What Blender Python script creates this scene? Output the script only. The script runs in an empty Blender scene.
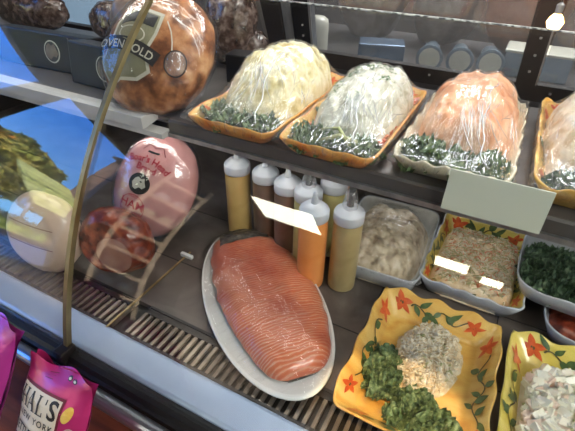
import bpy, bmesh, math, random
import numpy as np
from mathutils import Vector, Matrix, noise
PI = math.pi
SC = bpy.context.scene
COL = SC.collection
FLOOR = -0.55

# ------------------------------------------------------------------ camera
cam_d = bpy.data.cameras.new('camera'); cam = bpy.data.objects.new('camera', cam_d); COL.objects.link(cam)
cam_d.sensor_fit = 'HORIZONTAL'; cam_d.sensor_width = 36.0; cam_d.lens = 430.0*36/575; cam_d.clip_start = .02
right = Vector((.884, .468, .018)); down = Vector((.283, -.502, -.818)); fwd = right.cross(down); fwd = Vector((-.373, .727, -.576))
back = -fwd.normalized(); right = (right - back*right.dot(back)).normalized(); up = back.cross(right)
M = Matrix((right, up, back)).transposed().to_4x4(); M.translation = Vector((0, 0, .72)); cam.matrix_world = M
SC.camera = cam
SC.view_settings.view_transform = 'Standard'; SC.view_settings.look = 'None'
SC.view_settings.exposure = 0.0; SC.view_settings.gamma = 1.0; SC.view_settings.use_curve_mapping = False
SC.cycles.transparent_max_bounces = 32; SC.cycles.max_bounces = 8
SC.cycles.sample_clamp_indirect = 6

# ------------------------------------------------------------------ materials
def lin(c):
    return tuple(((v/255)/12.92 if v/255 <= .04045 else ((v/255+.055)/1.055)**2.4) for v in c)+(1,)
class NT:
    def __init__(s, name):
        s.m = bpy.data.materials.new(name); s.m.use_nodes = True; s.t = s.m.node_tree; s.t.nodes.clear()
        s.out = s.n('ShaderNodeOutputMaterial')
    def n(s, typ, **kw):
        o = s.t.nodes.new(typ)
        for k, v in kw.items():
            if k[0] == '_': setattr(o, k[1:], v)
            else: o.inputs[k.replace('__', ' ')].default_value = v
        return o
    def l(s, a, b): s.t.links.new(a, b)
def noise_tex(nt, scale, detail=4, dist=0, stretch=None, rough=.5):
    tc = nt.n('ShaderNodeTexCoord'); mp = nt.n('ShaderNodeMapping'); nt.l(tc.outputs['Object'], mp.inputs[0])
    if stretch: mp.inputs['Scale'].default_value = stretch
    nz = nt.n('ShaderNodeTexNoise', Scale=scale, Detail=detail, Distortion=dist, Roughness=rough); nt.l(mp.outputs[0], nz.inputs['Vector'])
    return nz
def pmat(name, stops, scale=30, rough=.5, metal=0, bump=0, bscale=None, detail=4, dist=0, stretch=None, spec=.5, sss=0, coat=0, alpha=1, trans=0):
    """principled material whose colour runs through noise-driven stops"""
    nt = NT(name); b = nt.n('ShaderNodeBsdfPrincipled', Roughness=rough, Metallic=metal)
    b.inputs['Specular IOR Level'].default_value = spec
    if sss: b.inputs['Subsurface Weight'].default_value = sss; b.inputs['Subsurface Radius'].default_value = (.01, .005, .003); b.inputs['Subsurface Scale'].default_value = .6
    if coat: b.inputs['Coat Weight'].default_value = coat; b.inputs['Coat Roughness'].default_value = .12
    if trans: b.inputs['Transmission Weight'].default_value = trans
    if alpha < 1: b.inputs['Alpha'].default_value = alpha
    if len(stops) == 1: b.inputs['Base Color'].default_value = lin(stops[0][1] if isinstance(stops[0][0], float) else stops[0])
    else:
        nz = noise_tex(nt, scale, detail, dist, stretch)
        cr = nt.n('ShaderNodeValToRGB'); e = cr.color_ramp.elements
        while len(e) < len(stops): e.new(.5)
        for el, (p, c) in zip(e, stops): el.position = p; el.color = lin(c)
        nt.l(nz.outputs[0], cr.inputs[0]); nt.l(cr.outputs[0], b.inputs['Base Color'])
    if bump:
        n2 = noise_tex(nt, bscale or scale, 5, 0, stretch); bp = nt.n('ShaderNodeBump', Strength=bump, Distance=.004)
        nt.l(n2.outputs[0], bp.inputs['Height']); nt.l(bp.outputs[0], b.inputs['Normal'])
    nt.l(b.outputs[0], nt.out.inputs[0]); return nt.m
def emat(name, c, s):
    nt = NT(name); e = nt.n('ShaderNodeEmission', Strength=s); e.inputs[0].default_value = lin(c); nt.l(e.outputs[0], nt.out.inputs[0]); return nt.m
def film(name, base=.03, k=.9, p=4.0, rough=.05, tint=(1, 1, 1, 1), bump=0, bs=60, stretch=None, haze=0, crease=0, dcol=(.85, .87, .9, 1)):
    """thin clear sheet: reflection by view angle, plus a little milky haze"""
    nt = NT(name); lw = nt.n('ShaderNodeLayerWeight', Blend=.5)
    pw = nt.n('ShaderNodeMath', _operation='POWER'); nt.l(lw.outputs['Facing'], pw.inputs[0]); pw.inputs[1].default_value = p
    ma = nt.n('ShaderNodeMath', _operation='MULTIPLY_ADD'); nt.l(pw.outputs[0], ma.inputs[0]); ma.inputs[1].default_value = k; ma.inputs[2].default_value = base
    tr = nt.n('ShaderNodeBsdfTransparent'); tr.inputs[0].default_value = tint
    gl = nt.n('ShaderNodeBsdfGlossy', Roughness=rough)
    if bump:
        nz = noise_tex(nt, bs, 3, .3, stretch); bp = nt.n('ShaderNodeBump', Strength=bump, Distance=.01)
        nt.l(nz.outputs[0], bp.inputs['Height']); nt.l(bp.outputs[0], gl.inputs['Normal'])
    mx = nt.n('ShaderNodeMixShader'); nt.l(ma.outputs[0], mx.inputs[0])
    if haze or crease:
        df = nt.n('ShaderNodeBsdfDiffuse'); df.inputs[0].default_value = dcol; m0 = nt.n('ShaderNodeMixShader'); m0.inputs[0].default_value = haze
        if crease:
            nz = noise_tex(nt, 40, 3, .4, (4.5, .35, .8)); cr = nt.n('ShaderNodeMapRange'); cr.inputs[1].default_value = .57; cr.inputs[2].default_value = .66; cr.inputs[3].default_value = haze; cr.inputs[4].default_value = haze+crease
            nt.l(nz.outputs[0], cr.inputs[0])
            nt.l(cr.outputs[0], m0.inputs[0])
        nt.l(tr.outputs[0], m0.inputs[1]); nt.l(df.outputs[0], m0.inputs[2]); nt.l(m0.outputs[0], mx.inputs[1])
    else: nt.l(tr.outputs[0], mx.inputs[1])
    nt.l(gl.outputs[0], mx.inputs[2]); nt.l(mx.outputs[0], nt.out.inputs[0]); return nt.m

MT = {}
MT['glass'] = film('case glass', .045, .95, 5, 0.0, (.95, .97, .97, 1))
MT['rearglass'] = film('rear door glass', .06, .9, 5, 0.03, (.80, .82, .85, 1), haze=.05)
MT['glassedge'] = pmat('ground glass edge', [(.42, (90, 94, 94)), (.56, (205, 208, 205))], 150, .3, bump=.4)
MT['wrap'] = film('cling wrap', .025, .55, 3.2, .10, (.99, .99, .99, 1), bump=.9, bs=26, stretch=(2.2, .5, 1), haze=.04, crease=.22)
MT['wrap2'] = film('cling wrap tight', .03, .8, 3, .1, (.98, .98, .98, 1), bump=.7, bs=18, stretch=(.7, 2.4, 1), haze=.02, crease=.05)
MT['crease'] = film('folded film', .3, .5, 2, .25, (.97, .97, .97, 1), haze=.5)
MT['bag_film'] = film('plastic bag film', .08, .8, 2, .15, (.93, .93, .95, 1), bump=1.0, bs=50, haze=.12)
MT['olive'] = pmat('olive anodised edge strip', [(.3, (112, 100, 68)), (.7, (150, 138, 100))], 12, .35, .6)
MT['alu'] = pmat('brushed aluminium', [(.3, (150, 150, 152)), (.7, (190, 190, 190))], 40, .35, .85, stretch=(1, 1, .05))
MT['sill'] = pmat('pale enamel sill', [(.3, (168, 186, 216)), (.7, (186, 202, 228))], 8, .3, .15, coat=.3)
MT['chrome'] = pmat('satin chrome', [(.3, (170, 178, 190)), (.7, (200, 206, 215))], 10, .28, .9)
MT['black'] = pmat('black plastic', [(.3, (14, 14, 16)), (.7, (26, 26, 30))], 20, .4)
MT['blackgap'] = pmat('black rubber', [(.3, (6, 6, 8)), (.7, (18, 18, 20))], 60, .5, bump=.3)
MT['deck'] = pmat('worn steel deck', [(.3, (88, 80, 74)), (.55, (112, 102, 96)), (.75, (134, 126, 120))], 9, .38, .4, bump=.08, bscale=60, dist=.6)
MT['shelf'] = pmat('steel shelf', [(.3, (96, 92, 92)), (.7, (128, 124, 122))], 8, .32, .55, bump=.05)
MT['shelf_edge'] = pmat('grey shelf lip', [(.3, (84, 80, 78)), (.7, (104, 100, 98))], 6, .4, .4)
MT['rail_white'] = pmat('white price rail', [(.3, (188, 186, 184)), (.7, (214, 212, 208))], 8, .4)
MT['grille_bar'] = pmat('grille metal', [(.3, (84, 74, 66)), (.5, (124, 112, 100)), (.7, (170, 156, 140))], 14, .35, .6)
MT['dark'] = pmat('dark liner', [(.3, (22, 20, 20)), (.7, (40, 37, 36))], 6, .45)
MT['dark2'] = pmat('dark brown frame', [(.3, (30, 26, 25)), (.7, (46, 41, 40))], 6, .4)
MT['wood'] = pmat('reddish wood', [(.3, (70, 34, 24)), (.6, (120, 62, 44)), (.75, (142, 78, 56))], 14, .5, stretch=(.3, 3, 1), bump=.1)
MT['brass'] = pmat('brass seam', [(.3, (140, 118, 78)), (.7, (180, 156, 110))], 30, .35, .7)
MT['card'] = film('frosted card', .07, .3, 3, .25, (.6, .66, .58, 1), haze=.84, dcol=(.84, .87, .72, 1))
MT['white'] = pmat('white glaze', [(.3, (222, 224, 222)), (.7, (236, 236, 232))], 10, .25, coat=.4)
MT['greyglaze'] = pmat('grey glaze', [(.3, (168, 172, 180)), (.7, (200, 204, 210))], 10, .25, coat=.4)
MT['creamglaze'] = pmat('cream glaze', [(.3, (206, 196, 168)), (.7, (226, 216, 190))], 10, .3, coat=.3)
MT['yellow'] = pmat('yellow brushed glaze', [(.28, (206, 146, 62)), (.5, (222, 178, 92)), (.7, (232, 196, 118))], 9, .28, dist=1.2, stretch=(1, 2.4, 1), coat=.4)
MT['yellowgreen'] = pmat('yellow green brushed glaze', [(.28, (208, 184, 70)), (.5, (226, 206, 104)), (.7, (236, 214, 128))], 9, .28, dist=1.2, stretch=(1, 2.4, 1), coat=.4)
MT['orangeglaze'] = pmat('orange brushed glaze', [(.3, (214, 120, 40)), (.5, (232, 164, 80)), (.7, (240, 188, 108))], 12, .28, dist=1.2, coat=.4)
MT['leafpaint'] = pmat('painted leaf green', [(.3, (46, 74, 42)), (.7, (92, 112, 58))], 70, .3, coat=.4)
MT['redpaint'] = pmat('painted petal red', [(.3, (188, 66, 28)), (.7, (226, 108, 46))], 70, .3, coat=.4)
MT['stempaint'] = pmat('painted stem', [(.3, (70, 66, 34)), (.7, (100, 80, 40))], 70, .3, coat=.4)
MT['kale'] = pmat('kale leaf', [(.3, (50, 72, 46)), (.5, (100, 124, 84)), (.72, (156, 174, 128))], 90, .5, bump=.7, bscale=220, sss=.05)
MT['kaledark'] = pmat('dark kale leaf', [(.3, (26, 48, 32)), (.5, (62, 90, 62)), (.72, (120, 144, 108))], 90, .45, bump=.7, bscale=220)
MT['parsley'] = pmat('chopped parsley', [(.3, (40, 84, 36)), (.7, (100, 140, 70))], 100, .6)
MT['egg'] = pmat('egg salad', [(.3, (190, 170, 108)), (.48, (226, 214, 170)), (.7, (242, 236, 212))], 42, .42, bump=.6, bscale=70, sss=.1)
MT['whitecheese'] = pmat('whitefish salad', [(.3, (166, 162, 138)), (.48, (208, 206, 190)), (.7, (230, 228, 216))], 40, .4, bump=.6, bscale=70, sss=.1)
MT['pink'] = pmat('salmon salad', [(.3, (206, 130, 84)), (.5, (232, 172, 130)), (.7, (244, 200, 166))], 26, .42, bump=.6, bscale=60, sss=.1)
MT['chicken'] = pmat('chicken salad', [(.3, (206, 176, 140)), (.5, (236, 220, 198)), (.7, (248, 240, 228))], 34, .42, bump=.8, bscale=60, sss=.1)
MT['tuna'] = pmat('tuna salad', [(.32, (140, 120, 96)), (.48, (206, 188, 160)), (.7, (232, 218, 196))], 34, .4, bump=.8, bscale=60, sss=.05, coat=.3)
MT['crab'] = pmat('crab salad base', [(.3, (206, 172, 128)), (.5, (224, 200, 166)), (.7, (236, 222, 196))], 50, .4, bump=.8, bscale=80)
MT['celery'] = pmat('celery shred', [(.3, (150, 156, 96)), (.7, (196, 196, 150))], 60, .4)
MT['surimi'] = pmat('surimi shred', [(.3, (204, 84, 50)), (.7, (232, 150, 110))], 60, .4)
MT['shredwhite'] = pmat('white shred', [(.3, (214, 200, 170)), (.7, (240, 232, 214))], 60, .4)
MT['white_salad'] = pmat('pale shredded salad', [(.3, (180, 156, 118)), (.5, (218, 198, 164)), (.7, (236, 224, 198))], 60, .35, bump=.9, bscale=120, coat=.3)
MT['potato'] = pmat('potato chunk', [(.3, (238, 226, 198)), (.7, (250, 246, 232))], 30, .35, bump=.3, sss=.1, coat=.2)
MT['potskin'] = pmat('pink potato chunk', [(.3, (228, 190, 166)), (.7, (246, 228, 208))], 30, .35, bump=.3)
MT['salmon'] = None
MT['fatcream'] = pmat('cream fish skin', [(.3, (196, 150, 116)), (.7, (222, 186, 150))], 50, .4)
MT['smoke'] = pmat('smoked dark skin', [(.3, (40, 34, 30)), (.6, (84, 74, 62)), (.75, (130, 124, 112))], 60, .3, .2, bump=.5)
MT['plastic'] = pmat('frosted plastic cap', [(.3, (176, 180, 188)), (.7, (200, 204, 212))], 10, .35, coat=.2, sss=.05)
for k, c in dict(b_yellow=((186, 154, 92), (204, 174, 112)), b_brown=((104, 82, 68), (124, 100, 84)), b_orange=((226, 142, 72), (238, 160, 92)), b_tan=((160, 142, 98), (184, 166, 120)), b_lime=((176, 166, 104), (196, 188, 130)), b_rust=((176, 112, 72), (196, 134, 92))).items():
    MT[k] = pmat(k[2:]+' sauce bottle', [(.35, c[0]), (.65, c[1])], 14, .35, dist=.5, coat=.35)
MT['roast'] = pmat('spice crusted roast', [(.28, (46, 26, 16)), (.42, (118, 70, 42)), (.54, (170, 112, 70)), (.68, (206, 156, 112))], 26, .3, bump=.5, bscale=60, detail=8, coat=.5)
MT['hampink'] = pmat('pink ham wrap', [(.3, (190, 132, 132)), (.7, (214, 162, 158))], 6, .25, coat=.6, bump=.1, bscale=12)
MT['reflpale'] = pmat('pale reflection colour', [(.3, (206, 176, 152)), (.7, (226, 200, 176))], 12, .35, coat=.4, bump=.15)  # pale reflection put into a body colour
MT['beef'] = pmat('pastrami crust', [(.28, (48, 16, 10)), (.5, (120, 48, 28)), (.72, (168, 84, 52))], 45, .35, bump=.9, detail=8, coat=.5)
MT['beeffase'] = pmat('cut meat face', [(.3, (128, 84, 70)), (.7, (160, 112, 92))], 14, .35, coat=.4, bump=.15)
MT['wrapmeat'] = pmat('wrapped dark meat', [(.3, (38, 28, 26)), (.5, (70, 54, 48)), (.72, (120, 106, 100))], 60, .22, bump=.9, bscale=90, coat=.7)
MT['greymeat'] = pmat('grey brown sausage', [(.3, (104, 88, 78)), (.7, (132, 116, 104))], 50, .35, bump=.4, coat=.3)
MT['label_grey'] = pmat('olive label', [(.3, (112, 110, 88)), (.7, (150, 146, 118))], 14, .35)
MT['label_dark'] = pmat('dark label band', [(40, 40, 42)], rough=.35)
MT['label_line'] = pmat('pale label line', [(200, 196, 180)], rough=.35)
MT['txt_dark'] = pmat('black print', [(16, 14, 16)], rough=.5)
MT['txt_red'] = pmat('red print', [(176, 30, 56)], rough=.5)
MT['txt_maroon'] = pmat('maroon print', [(110, 18, 44)], rough=.5)
MT['txt_white'] = pmat('white print', [(235, 232, 226)], rough=.5)
MT['bagpink'] = pmat('magenta foil bag', [(.3, (178, 36, 104)), (.7, (198, 56, 122))], 6, .3, .25, bump=.35, bscale=14, coat=.3)
MT['bagpurple'] = pmat('violet foil bag', [(.3, (176, 48, 140)), (.7, (196, 66, 160))], 6, .28, .3, bump=.35, bscale=14, coat=.3)
MT['bagcream'] = pmat('cream bag panel', [(226, 216, 196)], rough=.45)
MT['chip'] = pmat('printed chip yellow', [(.3, (214, 168, 60)), (.7, (236, 204, 110))], 60, .4)
MT['silver'] = pmat('silver foil print', [(.3, (130, 130, 136)), (.7, (180, 180, 186))], 90, .3, .5)
MT['rackwood'] = pmat('pale rack wood', [(.3, (196, 174, 148)), (.7, (226, 206, 180))], 10, .5, stretch=(3, 3, .3))
MT['plaster'] = pmat('dark plaster wall', [(.3, (62, 56, 54)), (.7, (76, 70, 66))], 3, .8)
MT['ceil'] = pmat('ceiling paint', [(.3, (58, 54, 52)), (.7, (70, 66, 62))], 3, .8)
MT['floorm'] = pmat('brown tile floor', [(.3, (70, 60, 52)), (.7, (100, 86, 74))], 4, .5)
MT['paving'] = pmat('pale paving', [(.3, (176, 168, 160)), (.7, (206, 198, 188))], 2, .8)
MT['hedge'] = pmat('hedge leaf', [(.3, (40, 58, 20)), (.5, (88, 104, 40)), (.7, (140, 150, 70))], 9, .6, bump=.5)
MT['tree'] = pmat('tree leaf', [(.28, (84, 98, 44)), (.5, (150, 150, 76)), (.64, (200, 180, 96)), (.75, (206, 140, 66))], 1.6, .6, bump=.5)
MT['bark'] = pmat('bark', [(.3, (60, 46, 34)), (.7, (96, 78, 60))], 5, .8)
def brickmat():
    nt = NT('brown brick'); b = nt.n('ShaderNodeBsdfPrincipled', Roughness=.9); tc = nt.n('ShaderNodeTexCoord'); mp = nt.n('ShaderNodeMapping'); mp.inputs['Rotation'].default_value = (PI/2, 0, 0); nt.l(tc.outputs['Object'], mp.inputs[0])
    br = nt.n('ShaderNodeTexBrick', Scale=2.2); br.inputs['Color1'].default_value = lin((122, 92, 74)); br.inputs['Color2'].default_value = lin((96, 74, 62)); br.inputs['Mortar'].default_value = lin((60, 50, 44)); nt.l(mp.outputs[0], br.inputs['Vector'])
    nt.l(br.outputs['Color'], b.inputs['Base Color']); nt.l(b.outputs[0], nt.out.inputs[0]); return nt.m
MT['brick'] = brickmat()
MT['roofgreen'] = pmat('green striped awning', [(.42, (64, 74, 34)), (.5, (136, 138, 74)), (.58, (196, 194, 120))], 1.4, .6, stretch=(.05, .05, 5))
MT['brickwall'] = pmat('brown kerb wall', [(.3, (110, 84, 66)), (.7, (146, 116, 94))], 3, .8)
MT['lamp'] = emat('light panel diffuser', (255, 250, 228), 18)
MT['bulb'] = emat('warm bulb', (255, 206, 130), 14)
MT['tube'] = emat('tube lamp', (255, 246, 228), 6)
MT['daylight'] = emat('bright back window', (196, 226, 250), .85)
MT['steel'] = pmat('blue steel box', [(.3, (80, 96, 116)), (.7, (110, 130, 152))], 8, .35, .6)
MT['hazebag'] = pmat('clear bag of bread', [(.3, (84, 74, 68)), (.5, (122, 108, 98)), (.7, (158, 148, 140))], 7, .3, bump=.8, bscale=14, coat=.5, dist=1)
MT['breadbag'] = pmat('bag of rolls', [(.3, (120, 84, 66)), (.6, (150, 112, 92)), (.75, (170, 150, 136))], 7, .3, bump=.8, bscale=14, coat=.5, dist=1)
MT['cupclear'] = pmat('clear cup', [(.3, (96, 112, 124)), (.7, (130, 146, 158))], 12, .25, coat=.5)

# fish flesh: orange with wavy fat lines
def fishmat():
    nt = NT('salmon flesh'); b = nt.n('ShaderNodeBsdfPrincipled', Roughness=.32)
    tc = nt.n('ShaderNodeTexCoord'); mp = nt.n('ShaderNodeMapping'); nt.l(tc.outputs['Object'], mp.inputs[0])
    mp.inputs['Scale'].default_value = (1, .55, .3)
    wv = nt.n('ShaderNodeTexWave', Scale=46, Distortion=9, Detail=4); wv.inputs['Detail Scale'].default_value = .8; nt.l(mp.outputs[0], wv.inputs['Vector'])
    cr = nt.n('ShaderNodeValToRGB'); e = cr.color_ramp.elements
    e[0].position = .0; e[0].color = lin((226, 118, 74)); e[1].position = 1; e[1].color = lin((240, 172, 138)); x = e.new(.6); x.color = lin((230, 134, 92))
    nt.l(wv.outputs[0], cr.inputs[0])
    nz = noise_tex(nt, 9, 3); c2 = nt.n('ShaderNodeValToRGB'); c2.color_ramp.elements[0].position = .38; c2.color_ramp.elements[0].color = lin((196, 128, 104)); c2.color_ramp.elements[1].position = .62; c2.color_ramp.elements[1].color = (1, 1, 1, 1)
    nt.l(nz.outputs[0], c2.inputs[0]); mm = nt.n('ShaderNodeMixRGB', _blend_type='MULTIPLY', Fac=.75); nt.l(cr.outputs[0], mm.inputs[1]); nt.l(c2.outputs[0], mm.inputs[2])
    nt.l(mm.outputs[0], b.inputs['Base Color'])
    bp = nt.n('ShaderNodeBump', Strength=.12, Distance=.002); nt.l(wv.outputs[0], bp.inputs['Height']); nt.l(bp.outputs[0], b.inputs['Normal'])
    b.inputs['Subsurface Weight'].default_value = .1; b.inputs['Subsurface Radius'].default_value = (.01, .004, .002)
    b.inputs['Coat Weight'].default_value = .3; b.inputs['Coat Roughness'].default_value = .15
    nt.l(b.outputs[0], nt.out.inputs[0]); return nt.m
MT['salmon'] = fishmat()

# ------------------------------------------------------------------ mesh helpers
class MB:
    def __init__(s): s.v = []; s.f = []; s.mi = []; s.mats = []
    def m(s, name):
        if name not in s.mats: s.mats.append(name)
        return s.mats.index(name)
    def add(s, vs, fs, mat):
        o = len(s.v); s.v += [tuple(p) for p in vs]; k = s.m(mat)
        for f in fs: s.f.append(tuple(i+o for i in f)); s.mi.append(k)
    def box(s, x0, x1, y0, y1, z0, z1, mat, rot=None, piv=None):
        vs = [Vector((x, y, z)) for z in (z0, z1) for y in (y0, y1) for x in (x0, x1)]
        if rot is not None:
            pv = Vector(piv) if piv else Vector(((x0+x1)/2, (y0+y1)/2, (z0+z1)/2)); vs = [rot @ (v-pv)+pv for v in vs]
        s.add(vs, [(0, 2, 3, 1), (4, 5, 7, 6), (0, 1, 5, 4), (1, 3, 7, 5), (3, 2, 6, 7), (2, 0, 4, 6)], mat)
    def lathe(s, prof, n, mat, c=(0, 0, 0)):
        vs = []; fs = []
        for r, z in prof:
            for i in range(n): a = 2*PI*i/n; vs.append((c[0]+r*math.cos(a), c[1]+r*math.sin(a), c[2]+z))
        for k in range(len(prof)-1):
            for i in range(n): j = (i+1) % n; fs.append((k*n+i, k*n+j, (k+1)*n+j, (k+1)*n+i))
        if prof[0][0] > 1e-5: fs.append(tuple(range(n-1, -1, -1)))
        if prof[-1][0] > 1e-5: fs.append(tuple((len(prof)-1)*n+i for i in range(n)))
        s.add(vs, fs, mat)
    def grid(s, fn, nu, nv, mat, closeu=False):
        vs = [fn(i/(nu if closeu else nu-1), j/(nv-1)) for j in range(nv) for i in range(nu)]
        fs = []
        for j in range(nv-1):
            for i in range(nu if closeu else nu-1):
                k = (i+1) % nu; fs.append((j*nu+i, j*nu+k, (j+1)*nu+k, (j+1)*nu+i))
        s.add(vs, fs, mat)
    def tube(s, pts, r, mat, n=8):
        pts = [Vector(p) for p in pts]; vs = []; fs = []
        for k, p in enumerate(pts):
            d = (pts[min(k+1, len(pts)-1)]-pts[max(k-1, 0)]).normalized()
            a = d.orthogonal().normalized() if k == 0 else (a-d*a.dot(d)).normalized(); b = d.cross(a)
            rr = r[k] if isinstance(r, (list, tuple)) else r
            for i in range(n): t = 2*PI*i/n; vs.append(p+(a*math.cos(t)+b*math.sin(t))*rr)
        for k in range(len(pts)-1):
            for i in range(n): j = (i+1) % n; fs.append((k*n+i, k*n+j, (k+1)*n+j, (k+1)*n+i))
        fs.append(tuple(range(n-1, -1, -1))); fs.append(tuple((len(pts)-1)*n+i for i in range(n)))
        s.add(vs, fs, mat)
    def extrude_x(s, prof, x0, x1, mat):
        n = len(prof); vs = [(x0, y, z) for y, z in prof]+[(x1, y, z) for y, z in prof]
        fs = [(i, (i+1) % n, n+(i+1) % n, n+i) for i in range(n)]+[tuple(range(n-1, -1, -1)), tuple(range(n, 2*n))]
        s.add(vs, fs, mat)
    def build(s, name, parent=None, smooth=False, bevel=0, thick=0, label=None):
        me = bpy.data.meshes.new(name); me.from_pydata(s.v, [], s.f)
        for m in s.mats: me.materials.append(MT[m])
        me.polygons.foreach_set('material_index', s.mi)
        if smooth: me.polygons.foreach_set('use_smooth', [True]*len(s.f))
        me.update()
        bm = bmesh.new(); bm.from_mesh(me); bmesh.ops.recalc_face_normals(bm, faces=bm.faces); bm.to_mesh(me); bm.free()
        o = bpy.data.objects.new(name, me); COL.objects.link(o)
        if parent: o.parent = parent
        if bevel:
            b = o.modifiers.new('bevel', 'BEVEL'); b.width = bevel; b.segments = 2; b.limit_method = 'ANGLE'
        if thick:
            t = o.modifiers.new('thick', 'SOLIDIFY'); t.thickness = thick; t.offset = 0
        if label: o['label'] = label
        return o
def thing(name, label, cat, loc=(0, 0, 0), rot=(0, 0, 0), group=None):
    o = bpy.data.objects.new(name, None); COL.objects.link(o); o.location = loc; o.rotation_euler = rot; o.empty_display_size = .05
    tag(o, label, cat, group); return o
def tag(o, label, cat, group=None, kind=None):
    o['label'] = label; o['category'] = cat
    if group: o['group'] = group
    if kind: o['kind'] = kind
    return o
def struct(o): o['kind'] = 'structure'; return o
def copy_tree(o, parent=None):
    c = o.copy(); COL.objects.link(c)
    if parent: c.parent = parent
    for ch in list(o.children): copy_tree(ch, c)
    return c
def fbm(p, o=4):
    a = 1; t = 0; p = Vector(p)
    for _ in range(o): t += a*noise.noise(p); p = p*2.03; a *= .5
    return t
# flat shapes wrapped on a surface: fn(a, b) -> Vector
def text_poly(txt, size, ax='CENTER', shear=0, bold=0, spacing=1):
    cu = bpy.data.curves.new('t', 'FONT'); cu.body = txt; cu.size = size; cu.align_x = ax; cu.align_y = 'CENTER'; cu.shear = shear; cu.offset = bold; cu.resolution_u = 3; cu.space_character = spacing
    o = bpy.data.objects.new('t', cu); COL.objects.link(o); dg = bpy.context.evaluated_depsgraph_get(); dg.update()
    me = bpy.data.meshes.new_from_object(o.evaluated_get(dg)); v = [(p.co.x, p.co.y) for p in me.vertices]; f = [tuple(p.vertices) for p in me.polygons]
    bpy.data.objects.remove(o); bpy.data.curves.remove(cu); bpy.data.meshes.remove(me); return v, f
def text_on(mb, txt, size, fn, mat, at=(0, 0), rot=0, arc=0, **kw):
    v, f = text_poly(txt, size, **kw); c, s = math.cos(rot), math.sin(rot); vs = []
    for x, y in v:
        if arc: t = x/arc; x, y = (arc+y)*math.sin(t), (arc+y)*math.cos(t)-arc
        vs.append(fn(at[0]+x*c-y*s, at[1]+x*s+y*c))
    mb.add(vs, f, mat)
def poly_on(mb, pts, fn, mat, sub=3):
    """convex-ish polygon as a ring fan so that it follows a curved surface"""
    cx = sum(p[0] for p in pts)/len(pts); cy = sum(p[1] for p in pts)/len(pts); n = len(pts); vs = []; fs = []
    for k in range(1, sub+1):
        for x, y in pts: vs.append(fn(cx+(x-cx)*k/sub, cy+(y-cy)*k/sub))
    c = len(vs); vs.append(fn(cx, cy))
    for i in range(n): fs.append((c, i, (i+1) % n))
    for k in range(sub-1):
        for i in range(n): j = (i+1) % n; fs.append((k*n+i, k*n+j, (k+1)*n+j, (k+1)*n+i))
    mb.add(vs, fs, mat)
def ring_pts(cx, cy, rx, ry, n=24, rot=0):
    return [(cx+rx*math.cos(a)*math.cos(rot)-ry*math.sin(a)*math.sin(rot), cy+rx*math.cos(a)*math.sin(rot)+ry*math.sin(a)*math.cos(rot)) for a in [2*PI*i/n for i in range(n)]]
def line_on(mb, pts, w, fn, mat):
    if len(pts) == 2: (xa, ya), (xb, yb) = pts; pts = [(xa+(xb-xa)*i/10, ya+(yb-ya)*i/10) for i in range(11)]
    vs = []; fs = []
    for i, p in enumerate(pts):
        a = pts[max(i-1, 0)]; b = pts[min(i+1, len(pts)-1)]; dx, dy = b[0]-a[0], b[1]-a[1]; l = math.hypot(dx, dy) or 1; nx, ny = -dy/l*w/2, dx/l*w/2
        vs += [fn(p[0]+nx, p[1]+ny), fn(p[0]-nx, p[1]-ny)]
    for i in range(len(pts)-1): fs.append((2*i, 2*i+1, 2*i+3, 2*i+2))
    mb.add(vs, fs, mat)
def band(a, b, w):  # closed strip outline helper
    return a
def leafshape(cx, cy, l, w, rot, n=8):
    pts = []
    for i in range(n+1): t = i/n; pts.append((t*l, w*math.sin(PI*t**.8)/2))
    for i in range(n-1, 0, -1): t = i/n; pts.append((t*l, -w*math.sin(PI*t**.8)/2))
    c, s = math.cos(rot), math.sin(rot); return [(cx+x*c-y*s, cy+x*s+y*c) for x, y in pts]

# ------------------------------------------------------------------ room
XL, XR, YF, YB, ZC = -3.4, 3.0, -4.6, 3.3, 2.2
def slab(name, x0, x1, y0, y1, z0, z1, mat):
    b = MB(); b.box(x0, x1, y0, y1, z0, z1, mat); return struct(b.build(name))
slab('floor', XL-.1, XR+.1, YF-.1, YB+.1, FLOOR-.08, FLOOR, 'floorm')
slab('ceiling', XL-.1, XR+.1, YF-.1, YB+.1, ZC, ZC+.08, 'ceil')
slab('wall_right', XR, XR+.1, YF-.1, YB+.1, FLOOR, ZC, 'plaster')
slab('wall_front', XL, XR, YF-.1, YF, FLOOR, ZC, 'plaster')
slab('wall_back', XL, XR, YB, YB+.1, FLOOR, ZC, 'plaster')
w = MB()
w.box(XL-.1, XL, YF, -2.22, FLOOR, ZC, 'plaster'); w.box(XL-.1, XL, -.84, -.66, FLOOR, ZC, 'plaster'); w.box(XL-.1, XL, .35, YB, FLOOR, ZC, 'plaster')
w.box(XL-.1, XL, -.66, .35, FLOOR, .7, 'plaster'); w.box(XL-.1, XL, -.66, .35, 2.0, ZC, 'plaster'); w.box(XL-.1, XL, -2.22, -.84, 2.16, ZC, 'plaster')
struct(w.build('wall_left'))
# open shopfront doorway and side window: frames
def opening(name, y0, y1, z0, z1, sill=True, mull=()):
    b = MB(); t = .04
    b.box(XL-.07, XL+.01, y0, y0+t, z0, z1, 'dark2'); b.box(XL-.07, XL+.01, y1-t, y1, z0, z1, 'dark2'); b.box(XL-.07, XL+.01, y0+t, y1-t, z1-t, z1, 'dark2')
    if sill: b.box(XL-.07, XL+.01, y0+t, y1-t, z0, z0+t, 'dark2')
    for z in mull: b.box(XL-.06, XL, y0+t, y1-t, z, z+.035, 'dark2')
    return struct(b.build(name))
opening('window_1', -2.22, -.84, FLOOR, 2.16, False)
w2 = opening('window_2', -.66, .35, .7, 2.0, True, (1.35, 1.52))
g = MB(); g.box(XL-.045, XL-.039, -.62, .31, .74, 1.96, 'glass'); g.build('pane', w2)

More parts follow.
